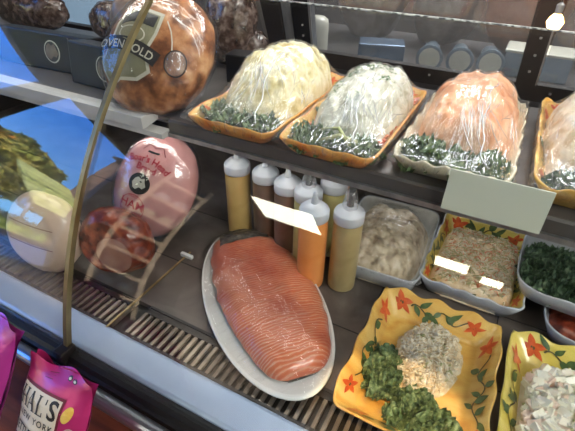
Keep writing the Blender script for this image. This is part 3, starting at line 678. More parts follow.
for D_, m_, W_, L_, lab in ((D1, m1, .098, .196, 'clear cling wrap stretched over the cream egg salad'), (D2, m2, .093, .196, 'clear cling wrap stretched over the white parsley salad'), (D3, m3, .095, .196, 'clear creased cling wrap stretched over the pink salmon salad'), (D4, m4, .101, .206, 'clear cling wrap over the chicken salad at the right edge')):
    wrap(lab, off(D_), W_, L_, .031, (m_, kz), drop=.022)

# ---- lower deck dishes
dish('serving_dish', 'yellow square dish painted with leaves and red flowers, half empty, front centre', 'dish', (.002, .562, .0005), .124, .162, .048, .034, 'yellow', 'yellow', wavy=.0045, waves=7, decor=11, group='painted dishes on the lower deck', rot=.0)
dish('serving_dish', 'yellow green painted dish full of chunky potato salad, lower right corner', 'dish', (.262, .562, .0005), .124, .166, .048, .034, 'yellowgreen', 'yellowgreen', wavy=.0045, waves=7, decor=12, group='painted dishes on the lower deck')
dish('serving_dish', 'yellow rimmed painted dish with grey sides holding shredded crab salad', 'dish', (.050, .925, .0005), .111, .150, .054, .022, 'yellowgreen', 'greyglaze', wavy=.004, waves=9, decor=13, group='painted dishes on the lower deck', rot=-.03)
# small pale salad heap, kale leaves in the half empty dish
ms = mound(0, 0, .062, .096, .020, 2.6, .9, 6, .010, 34, amp2=.006, f2=90, sq=2.3, irr=1.6)
heap('shredded_salad', 'small remaining heap of pale shredded salad in the front painted dish', 'salad', (.006, .600, .0075), .068, .100, ms, 'white_salad', 90, 120)
rnd = random.Random(77); b = MB()
for _ in range(700):
    a = rnd.uniform(0, 2*PI); r = math.sqrt(rnd.random())*.97; x, y = .060*r*math.cos(a), .092*r*math.sin(a); z = ms(x, y)
    if z < .003: continue
    a = rnd.uniform(0, PI); l = rnd.uniform(.005, .014); dx, dy = math.cos(a)*l/2, math.sin(a)*l/2
    b.tube([(x-dx, y-dy, z+.0005), (x+dy*.3, y-dx*.3, z+rnd.uniform(.002, .005)), (x+dx, y+dy, z+.001)], rnd.uniform(.0009, .0018), rnd.choices(['shredwhite', 'celery', 'white_salad'], [6, .6, 3])[0], 5)
o = b.build('shredded_strands', smooth=True); o.location = (.006, .600, .0075); tag(o, 'loose pale strands on the small heap in the front painted dish', 'salad', kind='stuff')
kale('kale_leaf', 'curly green kale leaf left of the pale heap, in the front painted dish', (-.058, .522, .0075), [(0, 0, .022), (-.005, .028, .02), (.0, -.03, .02), (-.012, .012, .015)], 60, 'kale', 21, .030, hgt=.022)
kale('kale_leaf', 'curly green kale leaf below the pale heap, in the front painted dish', (.028, .468, .0075), [(0, 0, .024), (.03, -.006, .022), (-.03, .0, .022), (.01, -.02, .02), (-.01, .02, .016)], 74, 'kale', 22, .033, hgt=.022)
# crab salad
mc = mound(0, 0, .097, .136, .040, 5.5, .6, 7, .006, 40, amp2=.003, f2=90, sq=5)
heap('crab_salad', 'flat layer of pinkish shredded crab salad filling the grey sided dish', 'salad', (.050, .925, .0075), .098, .137, mc, 'crab', 80, 110).rotation_euler.z = -.03
rnd = random.Random(31); b = MB()
for _ in range(1100):
    x, y = rnd.uniform(-.08, .08), rnd.uniform(-.115, .112)
    z = mc(x, y); a = rnd.uniform(0, PI); l = rnd.uniform(.006, .018); m_ = rnd.choices(['celery', 'surimi', 'shredwhite'], [5, 2.2, 6])[0]
    dx, dy = math.cos(a)*l/2, math.sin(a)*l/2
    b.tube([(x-dx, y-dy, z+.000), (x+dy*.2, y-dx*.2, z+rnd.uniform(.002, .005)), (x+dx, y+dy, z+.0005)], rnd.uniform(.0006, .0012), m_, 4)
o = b.build('salad_shreds', smooth=True); o.location = (.050, .925, .0075); o.rotation_euler.z = -.03; tag(o, 'green and orange vegetable shreds strewn over the crab salad', 'salad', kind='stuff')
# potato salad
mp_ = mound(0, 0, .098, .138, .034, 3, .8, 8, .003, 30, sq=3)
heap('potato_salad_dressing', 'creamy base of the potato salad in the lower right dish', 'salad', (.266, .556, .0075), .098, .138, mp_, 'chicken', 50, 70)
b = MB(); rnd = random.Random(41)
for _ in range(620):
    x, y = rnd.uniform(-.088, .088), rnd.uniform(-.128, .122)
    z = mp_(x, y)
    if z < .008: continue
    s_ = rnd.uniform(.0055, .0115); z += rnd.uniform(-.002, .004)
    R3 = Matrix.Rotation(rnd.uniform(0, 3), 3, 'Z') @ Matrix.Rotation(rnd.uniform(-.7, .7), 3, 'X') @ Matrix.Rotation(rnd.uniform(-.7, .7), 3, 'Y')
    mt = rnd.choices(['potato', 'potskin', 'celery', 'surimi'], [12, 4, 1.5, .35])[0]
    if mt in ('celery', 'surimi'): s_ *= .5
    b.box(x-s_, x+s_*rnd.uniform(.6, 1.2), y-s_*.8, y+s_*.8, z, z+s_*1.3, mt, R3)
for _ in range(90):
    x, y = .02+rnd.gauss(0, .022), -.0+rnd.gauss(0, .03); z = mp_(x, y)+.011; b.tube([(x, y, z), (x+.003, y+.002, z+.003)], .0028, 'celery', 6)
o = b.build('potato_chunks', bevel=.0012); o.location = (.266, .556, .0075); tag(o, 'diced white and pink potato chunks heaped in the lower right dish', 'salad', kind='stuff')
kale('kale_garnish', 'dark kale sprig at the back of the potato salad', (.300, .665, .018), [(0, 0, .02)], 14, 'kaledark', 33, .024)
# tuna tray
dish('tray', 'white plastic tray under the domed tuna salad beside the squeeze bottles', 'tray', (-.172, .905, .0005), .110, .158, .050, .012, 'white', 'greyglaze', wavy=0, n=9, rot=.04)
mt_ = mound(0, .0, .100, .150, .072, 2.8, .75, 9, .010, 26, amp2=.006, f2=60, sq=3.0)
heap('tuna_salad', 'beige brown dome of tuna salad in the white plastic tray', 'salad', (-.172, .905, .0075), .101, .151, mt_, 'tuna').rotation_euler.z = .04
wrap('clear wrap over the beige tuna salad tray', (-.172, .905, .0075), .111, .159, .0445, (mt_,), 'wrap2', group=None, drop=.015).rotation_euler.z = .04
# stacked grey dishes at right
dish('serving_dish', 'pale grey dish stacked underneath, with a red brown salad, right edge', 'dish', (.305, .868, .0005), .108, .118, .045, .018, 'greyglaze', 'greyglaze', wavy=.002, waves=5, n=5)
m5 = mound(0, 0, .09, .098, .028, 3, .7, 12, .006, 40, sq=3.5)
heap('roasted_pepper_salad', 'red brown salad in the lower grey dish at the right edge', 'salad', (.305, .868, .0075), .088, .096, m5, 'beef', 50, 50)
dish('serving_dish', 'pale grey dish on top of the stack, filled with dark kale', 'dish', (.240, .915, .050), .112, .118, .046, .018, 'greyglaze', 'greyglaze', wavy=.002, waves=5, n=5, rot=-.05)
kale('kale_bed', 'bed of dark kale filling the upper grey dish at the right', (.215, .918, .056), [(-.03, -.05, .035), (-.03, .0, .035), (-.02, .05, .035), (.02, .04, .03), (.03, -.02, .025), (-.045, -.02, .03), (-.045, .05, .02), (.01, -.06, .03)], 150, 'kaledark', 51, .034, hgt=.036)
m6 = mound(0, 0, .045, .07, .04, 2.4, .7, 13, .01, 40, amp2=.006, f2=70, sq=2.2)
heap('chicken_pieces', 'pale chicken pieces beside the dark kale at the right edge', 'salad', (.296, .910, .060), .05, .075, m6, 'chicken', 50, 60)

# ---- salmon on oval platter
PL = (-.354, .580, 0); pang = math.atan2(-.67, .74)
sp = thing('oval_platter', 'white oval platter carrying the smoked salmon', 'platter', (PL[0], PL[1], .0005), (0, 0, pang))
b = MB(); prof = [(.0, .006), (.70, .006), (.80, .0075), (.97, .0175), (1.0, .019), (1.005, .0165), (.82, .003), (.72, 0), (.0, 0)]; N = 72; vs = []; fs = []
for r, z in prof:
    for i in range(N): a = 2*PI*i/N; vs.append((.258*max(r, .001)*math.cos(a), .128*max(r, .001)*math.sin(a), z))
for k in range(len(prof)-1):
    for i in range(N): j = (i+1) % N; fs.append((k*N+i, k*N+j, (k+1)*N+j, (k+1)*N+i))
b.add(vs, fs, 'white'); b.build('platter_body', sp, smooth=True)
def fish_outline(t):   # half widths along the fillet, x from -.225 to .2
    x = -.238+.452*t; c = .016*math.sin(t*2.4)
    w_ = .110*(math.sin(PI*min(1, t*.82+.10))**.55)
    if t > .93: w_ *= math.sqrt(max(0, 1-((t-.93)/.07)**2))*.4+.6 if t < 1 else .6
    if t < .06: w_ *= .55+.45*t/.06
    return x, c, w_
def fish_top(u, v):  # u along, v across -1..1
    x, c, w_ = fish_outline(u); rag = 1+.05*noise.noise(Vector((u*14, v, 1)))
    y = c+w_*v*rag
    e = max(0, 1-abs(v)**2.6)**.55*min(1, (1-u)*14+.0)**.5*min(1, u*9+.1)**.5
    z = .010+.036*e+.0016*fbm((x*30, y*30, 4), 3)
    z = z+.0005*math.sin((x*math.cos(.5)+abs(y-c)*.9)*230)*e
    return x, y, z
sm = thing('smoked_salmon', 'large orange fillet of smoked salmon with white fat lines on the oval platter', 'fish', (PL[0], PL[1], .006), (0, 0, pang))
b = MB(); b.grid(lambda s_, t: fish_top(s_, -1+2*t), 110, 60, 'salmon')
b.grid(lambda s_, t: (fish_top(s_, -1+2*t)[0], fish_top(s_, -1+2*t)[1]*.97, .003+.007*abs(-1+2*t)), 110, 12, 'fatcream')
b.build('flesh', sm, smooth=True)
b = MB()
b.grid(lambda s_, t: (lambda p: (p[0], p[1], max(.004, p[2]*.0+.004+.004*t)))(fish_top(.985, -1+2*s_)) if t < .5 else (lambda p: (p[0]+.010, p[1]*1.0, .004))(fish_top(.985, -1+2*s_)), 30, 3, 'smoke')
b.grid(lambda s_, t: (lambda p: (p[0]+.001, p[1], .004+(p[2]-.004)*t))(fish_top(1.0, (-1+2*s_)*.98)), 30, 5, 'smoke')
b.build('skin', sm, smooth=True, label='dark silvery skin at the cut end')
b = MB()
b.grid(lambda s_, t: (lambda p: (p[0]-.004, p[1], p[2]+.0035+.003*noise.noise(Vector((s_*6, t*6, 0)))))(fish_top(.0+.16*s_, -.72+1.5*t*.96)), 26, 30, 'smoke')
b.build('tail_skin', sm, smooth=True, label='dark crumpled skin flap at the far end')
sf = lambda x, y: 0
def fz(x, y):
    u = (x+.238)/.452
    if u <= 0 or u >= 1: return 0
    _, c, w_ = fish_outline(u); v = (y-c)/w_
    if abs(v) >= 1: return 0
    return fish_top(u, v)[2]-.001
# wrap around the salmon: membrane, cut to the platter ellipse
nx, ny = 90, 50; A_, B_ = .250, .123
Z = np.zeros((ny, nx)); ins = np.zeros((ny, nx), bool); ob_ = np.zeros((ny, nx))
for j in range(ny):
    for i in range(nx):
        x = -A_+2*A_*i/(nx-1); y = -B_+2*B_*j/(ny-1); ins[j, i] = (x/A_)**2+(y/B_)**2 < 1; ob_[j, i] = max(fz(x, y)+.004, .012)
Z = ob_.copy(); Z[~ins] = .014
for _ in range(200):
    a = Z.copy(); a[1:-1, 1:-1] = (Z[:-2, 1:-1]+Z[2:, 1:-1]+Z[1:-1, :-2]+Z[1:-1, 2:])/4; Z = np.where(ins, np.maximum(a, ob_), .014)
b = MB(); nr, na = 26, 96; vs = []
def samp(x, y):
    fx = min(max((x+A_)/(2*A_)*(nx-1), 0), nx-1.001); fy = min(max((y+B_)/(2*B_)*(ny-1), 0), ny-1.001); i, j = int(fx), int(fy); p, q = fx-i, fy-j
    return (Z[j, i]*(1-p)+Z[j, i+1]*p)*(1-q)+(Z[j+1, i]*(1-p)+Z[j+1, i+1]*p)*q
for r in range(nr):
    for k in range(na):
        a = 2*PI*k/na; rr = max(r/(nr-1), .001); x, y = A_*rr*math.cos(a), B_*rr*math.sin(a)
        vs.append((x, y, samp(x, y)+.0012*abs(noise.noise(Vector((x*12+y*30, y*30-x*30, 2))))))
fs = [(r*na+k, r*na+(k+1) % na, (r+1)*na+(k+1) % na, (r+1)*na+k) for r in range(nr-1) for k in range(na)]
b.add(vs, fs, 'wrap2'); o = b.build('plastic_wrap', smooth=True); o.location = (PL[0], PL[1], .0075); o.rotation_euler.z = pang; tag(o, 'clear cling wrap drawn tight over the smoked salmon', 'plastic wrap')

# ---- squeeze bottles
def bottle(x, y, mat, label, cover=False):
    t = thing('squeeze_bottle', label, 'squeeze bottle', (x, y, .0005), (0, 0, 0), 'squeeze bottles below the shelf')
    b = MB(); b.lathe([(.001, 0), (.028, 0), (.0315, .003), (.032, .01), (.032, .17), (.0315, .18), (.029, .190), (.027, .196), (.001, .196)], 40, mat); b.build('bottle_body', t, smooth=True)
    c = MB(); c.lathe([(.030, .186), (.0325, .187), (.033, .190), (.033, .207), (.031, .211), (.024, .214), (.0225, .219), (.016, .2215), (.014, .224), (.001, .224)], 40, 'plastic'); c.build('cap', t, smooth=True)
    n_ = MB(); n_.lathe([(.0085, .222), (.0075, .228), (.0045, .246), (.0032, .2515), (.001, .252)], 20, 'black' if cover else 'plastic'); n_.build('nozzle', t, smooth=True)
    if cover:
        w_ = MB(); w_.grid(lambda s_, v: ((.018*(1-v*.45)+.0035*noise.noise(Vector((math.cos(2*PI*s_)*3, math.sin(2*PI*s_)*3, v*4))))*math.cos(2*PI*s_), (.018*(1-v*.45)+.0035*noise.noise(Vector((math.cos(2*PI*s_)*3, math.sin(2*PI*s_)*3, v*4))))*math.sin(2*PI*s_), .216+.045*v), 24, 8, 'bag_film', True); w_.build('tip_cover', t, smooth=True)
    return t
bottle(-.545, .782, 'b_yellow', 'mustard yellow squeeze bottle, leftmost of the bottles')
bottle(-.463, .782, 'b_brown', 'brown squeeze bottle second from the left, beside the yellow one')
bottle(-.393, .765, 'b_brown', 'brown squeeze bottle third from the left, slightly nearer the glass')
bottle(-.293, .695, 'b_orange', 'bright orange squeeze bottle standing foremost')
bottle(-.224, .722, 'b_tan', 'tan squeeze bottle right of the orange one with plastic over its tip', True)
bottle(-.336, .757, 'b_lime', 'dull yellow squeeze bottle directly behind the orange one', True)
bottle(-.300, .822, 'b_lime', 'pale squeeze bottle at the back, mostly hidden behind the others')
bottle(-.318, .895, 'b_rust', 'rust coloured squeeze bottle at the very back next to the tuna tray')

# ------------------------------------------------------------------ meats
def ovoid(name, label, cat, loc, a, b_, c, mat, rot, seed=1, amp=.03, flat=None, flatmat=None, rough=6, cutname='cut_face'):
    """irregular ovoid; its front (-y) can be sliced flat at y = -flat"""
    t = thing(name, label, cat, loc, rot)
    b = MB()
    def s(u, v):
        th = 2*PI*u; ph = PI*v; d = Vector((math.sin(ph)*math.cos(th), math.sin(ph)*math.sin(th), -math.cos(ph)))
        r = 1+amp*fbm(d*1.6+Vector((seed, 0, 0)), 3)+amp*.12*noise.noise(d*14)
        p = Vector((a*d.x, b_*d.y, c*d.z))*r
        if flat is not None and p.y < -flat: p.y = -flat
        return p
    b.grid(s, 72, 48, mat, True); b.build('meat', t, smooth=True)
    def front(x, z, e=.0015):
        q = 1-(x/a)**2-(z/c)**2; y = -b_*math.sqrt(max(q, .0)); d = Vector((x/a, y/b_, z/c)).normalized() if q < 1 else Vector((0, -1, 0))
        r = 1+amp*fbm(d*1.6+Vector((seed, 0, 0)), 3)+amp*.12*noise.noise(d*14)
        p = Vector((a*d.x, b_*d.y, c*d.z))*r
        if flat is not None: p.y = max(p.y, -flat)
        n = Vector((d.x/a, d.y/b_, d.z/c)).normalized(); return p+n*e
    return t, front, s
# big golden roast leaning on the shelf
rt, rf, _ = ovoid('turkey_roast', 'golden brown roast with a shield label standing upright on the shelf behind the glass strip', 'roast', (-.690, .722, .463), .118, .066, .137, 'roast', (-.72, .25, .22), 3, .05)
rf0 = rf; rf = lambda x, z, e=.0015: rf0(x, z-.024, e)
b = MB(); sh = [(-.072, .075), (.006, .088), (.006, .0), (.012, -.045), (-.03, -.082), (-.086, -.05), (-.082, .0)]
X0 = -.004
poly_on(b, [(x+X0, z) for x, z in [(-.075, .068), (-.04, .088), (.012, .086), (.016, .04), (.010, 0), (.030, -.035), (.010, -.058), (-.025, -.066), (-.045, -.085), (-.07, -.06), (-.092, -.04), (-.078, 0), (-.082, .04)]], lambda x, z: rf(x, z, .003), 'label_line', 6)
poly_on(b, [(x+X0, z) for x, z in [(-.07, .062), (-.04, .081), (.006, .079), (.010, .04), (.004, 0), (.022, -.034), (.006, -.052), (-.025, -.060), (-.045, -.077), (-.07, -.055), (-.085, -.04), (-.072, 0), (-.076, .04)]], lambda x, z: rf(x, z, .0037), 'label_grey', 6)
poly_on(b, [(x+X0, z) for x, z in [(-.068, .060), (-.04, .078), (.003, .076), (.004, .050), (-.035, .052), (-.07, .040)]], lambda x, z: rf(x, z, .0043), 'label_dark', 4)
poly_on(b, ring_pts(-.034+X0, .025, .03, .018), lambda x, z: rf(x, z, .0043), 'label_line', 3); poly_on(b, ring_pts(-.034+X0, .025, .027, .0155), lambda x, z: rf(x, z, .005), 'label_grey', 3)
bn = [(-.105+.14*i/14+X0, -.010+.012*math.sin(PI*i/14)) for i in range(15)]
line_on(b, bn, .028, lambda x, z: rf(x, z, .0055), 'label_dark')
text_on(b, 'OVENGOLD', .0225, lambda x, z: rf(x, z, .007), 'label_line', (-.035+X0, -.002), bold=.0003, arc=.26)
b.build('label', rt, label='olive shield label with a dark lettered band')
b = MB(); b.grid(lambda u, v: (lambda p: p)(rf(.064+.020*math.cos(2*PI*u)*v, .0-.0+.025*math.sin(2*PI*u)*v, .005+.004*math.sin(PI*v))), 28, 6, 'bag_film', True)
line_on(b, ring_pts(.064, .0, .020, .025, 24)+[(.084, 0)], .0025, lambda x, z: rf(x, z, .006), 'label_dark')
line_on(b, [(.02, .072), (.035, .055), (.045, .035), (.050, .02)], .0025, lambda x, z: rf(x, z, .006), 'label_line'); b.build('plastic_clip', rt, smooth=True)
def shell(t, a, b_, c, mat, seed, amp, e=.004):
    b = MB()
    def s(u, v):
        th = 2*PI*u; ph = PI*v; d = Vector((math.sin(ph)*math.cos(th), math.sin(ph)*math.sin(th), -math.cos(ph)))
        r = 1+amp*fbm(d*1.6+Vector((seed, 0, 0)), 3)+.012*abs(noise.noise(d*9))
        return Vector(((a+e)*d.x, (b_+e)*d.y, (c+e)*d.z))*r
    b.grid(s, 64, 40, mat, True); b.build('casing', t, smooth=True, label='clear plastic casing')
MT['casing'] = film('meat casing film', .04, .6, 3, .08, (.98, .98, .98, 1), bump=.4, bs=22, haze=.01)
shell(rt, .118, .066, .137, 'casing', 3, .05, .007)
# pink ham on the deck
ht, hf, _ = ovoid('ham', 'pink wrapped ham with red lettering and a round dark emblem leaning on the deck', 'ham', (-.738, .690, .134), .106, .062, .140, 'hampink', (-.50, .30, .20), 6, .03)
b = MB(); e1 = lambda x, z: hf(x, z, .0015)
Zt = .015
text_on(b, "Boar's Head", .0235, e1, 'txt_red', (-.018, .064), arc=.11, bold=.0004); text_on(b, 'Brand', .0225, e1, 'txt_red', (-.018, .042), bold=.0004)
line_on(b, [(-.05, .084), (-.037, .102), (-.018, .096), (.001, .102), (.014, .084)], .002, e1, 'txt_maroon'); line_on(b, [(-.033, .084), (-.002, .086)], .005, e1, 'txt_dark')
poly_on(b, ring_pts(-.020, .002, .0285, .0265), e1, 'txt_dark', 4)
# generic animal head emblem: pale blob with snout and tufts
hd = [(-.018, -.002), (-.014, .010), (-.006, .016), (.002, .012), (.010, .017), (.013, .008), (.019, -.002), (.012, -.010), (.004, -.008), (-.004, -.016), (-.012, -.013)]
poly_on(b, [(-.020+x, .002+z) for x, z in hd], lambda x, z: hf(x, z, .0025), 'label_line', 3); poly_on(b, ring_pts(-.016, .008, .003, .002, 8), lambda x, z: hf(x, z, .0035), 'txt_dark', 1)
text_on(b, 'BRAND', .009, e1, 'txt_red', (-.020, -.033)); text_on(b, 'HAM', .030, e1, 'txt_red', (-.020, -.054), bold=.0004)
line_on(b, ring_pts(-.020, -.062, .033, .034, 28)+[(.013, -.062)], .0016, e1, 'txt_red'); text_on(b, 'FULLY COOKED', .008, e1, 'txt_red', (-.020, -.074))
b.build('printed_label', ht, label='red lettering and round emblem')
shell(ht, .106, .062, .140, 'casing', 6, .03, .006)
# cut pastrami piece, and a made-up pale form for a reflection, on the deck
bt, bf, _ = ovoid('pastrami', 'dark red spice crusted meat with a flat brown cut face, left of the pink ham', 'roast', (-.712, .515, .085), .092, .062, .082, 'beef', (-.2, .0, .2), 9, .06, flat=.040)
b = MB(); poly_on(b, ring_pts(.022, -.012, .046, .042, 30), lambda x, z: Vector((x, -.0425, z)), 'beeffase', 3); b.build('cut_face', bt)
tt, tf, _ = ovoid('reflection_form', 'smooth pale form with rounded top, added for a reflection at the far left of the glass', 'reflection stand-in', (-.880, .455, .088), .100, .055, .100, 'reflpale', (-.25, .1, .15), 12, .04, flat=.040)
b = MB()
for z in (.035, -.015): line_on(b, [(-.06+.12*i/20, z-.004*math.sin(PI*i/20)) for i in range(21)], .0015, lambda x, z: Vector((x, -.0412, z)), 'txt_maroon')
b.build('reflection_line', tt)  # two lines of the reflection, drawn on the added form
# wrapped things at the left of the shelf
def wrapped(label, loc, a, b_, c, mat, rot, seed, name='wrapped_meat', group='wrapped meats at the back of the shelf'):
    t, f, s = ovoid(name, label, 'meat', loc, a, b_, c, mat, rot, seed, .08); t['group'] = group; return t
wrapped('round grey brown sausage end standing left of the golden roast', (-.905, .89, .47), .075, .07, .10, 'greymeat', (-.2, .15, 0), 21, 'sausage')
wrapped('dark meat in creased clear wrap right behind the golden roast', (-.715, 1.03, .465), .075, .06, .10, 'wrapmeat', (0, .2, .2), 22)
wrapped('low dark wrapped bundle left of the grey sausage', (-1.15, 1.03, .425), .10, .05, .062, 'wrapmeat', (0, .1, 0), 23)
wrapped('large dark wrapped meat at the far left end of the shelf', (-1.53, 1.02, .43), .17, .06, .07, 'wrapmeat', (0, -.05, 0), 24)
wrapped('small clear bag of pale scraps beside the black box', (-.665, 1.06, .405), .05, .045, .055, 'wrapmeat', (0, .1, 0), 25)
b = MB(); b.box(-.03, .03, -.03, .03, 0, .07, 'black', None); o = b.build('black_box', bevel=.003); o.location = (-.622, .935, SH); o.rotation_euler.z = .2; tag(o, 'small black box between the golden roast and the cream egg salad', 'box')
b = MB(); b.lathe([(.001, 0), (.018, .001), (.022, .012), (.016, .026), (.001, .030)], 20, 'surimi'); o = b.build('carrot_piece', smooth=True); o.location = (-.66, .965, SH); tag(o, 'small orange piece of food behind the black box', 'food')
# black cartons with round emblem
def carton(x, y, w_, h_, ang, label, logo=True):
    t = thing('black_carton', label, 'carton', (x, y, SH), (-.15, 0, ang), 'black cartons with round emblems on the shelf'); b = MB(); b.box(-w_/2, w_/2, -.0, .06, .0, h_, 'black'); b.build('carton_body', t, bevel=.004)
    if logo:
        l = MB(); fn = lambda x, z: Vector((x, -.0012, z)); f2 = lambda x, z: Vector((x, -.002, z)); f3 = lambda x, z: Vector((x, -.0028, z)); cz = h_*.52; r = h_*.30; cx = w_*.12 if logo == 1 else w_*.36
        poly_on(l, ring_pts(cx, cz, r, r, 30), fn, 'label_line', 1); poly_on(l, ring_pts(cx, cz, r*.88, r*.88, 30), f2, 'label_dark', 1)
        poly_on(l, [(cx+x*r*45, cz+z*r*45) for x, z in hd], f3, 'greymeat', 2); l.build('emblem', t)
        l = MB(); line_on(l, [(w_*.30-.3*w_*0+.02*k*w_*1.0, h_*(.95-.10*k-.0*k)) if k < 5 else (w_*.38+.02*(k-4), h_*(.55-.03*(k-4))) for k in range(8)], .003, fn, 'greymeat'); l.build('printed_line', t) if logo == 1 else None
carton(-1.13, .74, .34, .095, .05, 'black carton with a round emblem at the upper left of the shelf', 1)
carton(-.905, .70, .15, .10, -.05, 'black carton just left of the golden roast with a pale round emblem', 2)
carton(-1.47, .74, .30, .085, .0, 'black carton at the far left end of the shelf', False)

# ------------------------------------------------------------------ chips bags
def chips(loc, rot, label, film_m, w_=.15, h_=.255, printed=True):
    t = thing('chips_bag', label, 'bag of chips', loc, rot, 'chips bags in front of the case'); W2 = w_/2
    def th(x, z):
        u = min(1, abs(x)/W2); v = z/h_; e = max(0, 1-u**2.2)**.6; return .024*e*min(1, v*5)**.7*min(1, (1-v)*4.2)**.8
    def fr(x, z, e=0):
        wv = .0035*noise.noise(Vector((x*22+loc[0]*50, z*16, 5)))*min(1, (1-z/h_)*5); top = max(0, z/h_-.90)/.10
        return Vector((x*(1+.02*math.sin(z*40)), -th(x, z)-wv-e+.006*math.sin(x*42+1)*top, z+.004*top*math.sin(x*70)))
    b = MB(); b.grid(lambda s_, v: fr((-1+2*s_)*W2, v*h_), 44, 60, film_m)
    b.grid(lambda s_, v: (lambda p: Vector((p.x, -p.y*.9+.004, p.z)))(fr((-1+2*s_)*W2, v*h_)), 44, 60, film_m); b.build('bag_body', t, smooth=True)
    s = MB()
    for k in range(5): line_on(s, [(-W2*.99+w_*.99*i/20, h_-.004-k*.0035) for i in range(21)], .001, lambda x, z: fr(x, z, .0012), film_m)
    s.build('crimp_seam', t)
    p = MB(); e0 = lambda x, z: fr(x, z, .0012); e2 = lambda x, z: fr(x, z, .0020); e3 = lambda x, z: fr(x, z, .0034)
    if printed:
        q = [(-.062, .195), (.034, .195), (.034, .085), (-.062, .085)]
        def rect(x0, x1, z0, z1): return [(x0+(x1-x0)*i/8, z0) for i in range(8)]+[(x1, z0+(z1-z0)*i/8) for i in range(8)]+[(x1-(x1-x0)*i/8, z1) for i in range(8)]+[(x0, z1-(z1-z0)*i/8) for i in range(8)]
        poly_on(p, rect(-.066, .040, .080, .206), e0, 'txt_maroon', 7); poly_on(p, rect(-.062, .036, .084, .202), e2, 'bagcream', 7)
        # HAL'S with serifs
        def st(x, z, w, h):
            if h > w: line_on(p, [(x+w/2, z), (x+w/2, z+h)], w, e3, 'txt_dark')
            else: line_on(p, [(x, z+h/2), (x+w, z+h/2)], h, e3, 'txt_dark')
        x0 = -.058; zb = .168; H_ = .030
        st(x0+.002, zb, .0045, H_); st(x0+.0155, zb, .0045, H_); st(x0+.006, zb+H_*.47, .010, .002)
        for xx in (x0, x0+.0135): st(xx, zb, .0085, .0016); st(xx, zb+H_-.0016, .0085, .0016)
        xa = x0+.0225; line_on(p, [(xa+.002, zb), (xa+.0105, zb+H_)], .0016, e3, 'txt_dark'); line_on(p, [(xa+.0105, zb+H_), (xa+.0185, zb)], .0048, e3, 'txt_dark'); st(xa+.0055, zb+.010, .009, .0018); st(xa-.0005, zb, .006, .0014); st(xa+.014, zb, .009, .0014)
        xl = x0+.0475; st(xl+.002, zb, .0045, H_); st(xl, zb+H_-.0015, .0085, .0015); st(xl, zb, .0165, .0016); st(xl+.0145, zb, .002, .007)
        st(xl+.0185, zb+H_-.009, .0025, .008)
        text_on(p, 'S', H_*1.42, e3, 'txt_dark', (x0+.083, zb+H_/2), bold=.0008)
        text_on(p, 'NEW YORK', .0145, e3, 'txt_dark', (-.012, .155), spacing=1.25, bold=.0002)
        text_on(p, 'KETTLE CHIPS', .0190, e3, 'txt_dark', (-.013, .132), spacing=.92, bold=.0003)
        poly_on(p, rect(-.062, .036, .098, .118), e3, 'txt_maroon', 5); text_on(p, 'SWEET ONION', .0145, lambda x, z: fr(x, z, .004), 'txt_white', (-.013, .108), bold=.0002)
        poly_on(p, ring_pts(.050, .186, .008, .014, 16, -.3), e0, 'chip', 2); poly_on(p, ring_pts(.055, .145, .011, .022, 18, -.3), e0, 'txt_red', 2); line_on(p, ring_pts(.055, .145, .011, .022, 18, -.3), .002, e2, 'label_line')
        for k in range(3): line_on(p, [(-.022+k*.002, .222+k*.005), (-.004+k*.002, .223+k*.005)], .0012, e0, 'txt_maroon')
        for dx in (.028, .040): poly_on(p, ring_pts(dx, .232, .005, .0035, 14), e0, 'label_dark', 1); poly_on(p, ring_pts(dx, .232, .003, .0018, 10), e2, 'label_line', 1)
        p.build('printed_panel', t, label="cream panel with black and white lettering")
    else:
        poly_on(p, ring_pts(.045, .15, .014, .018, 18, -.3), e0, 'chip', 2)
        p.build('printed_picture', t)
        for dx in (.028, .040): p = MB(); poly_on(p, ring_pts(dx, .215, .006, .0042, 14), e0, 'label_dark', 1); poly_on(p, ring_pts(dx, .215, .0038, .0024, 10), e2, 'label_line', 1); p.build('printed_eye', t)
    return t
chips((-.502, .080, -.098), (-.60, -.10, .0), 'magenta bag of kettle chips with a cream lettered panel, bottom left', 'bagpink', .154, .242)
chips((-.695, .062, -.098), (-.60, -.05, -.10), 'violet magenta chips bag cut by the left edge of the photo', 'bagpurple', .17, .285, False)

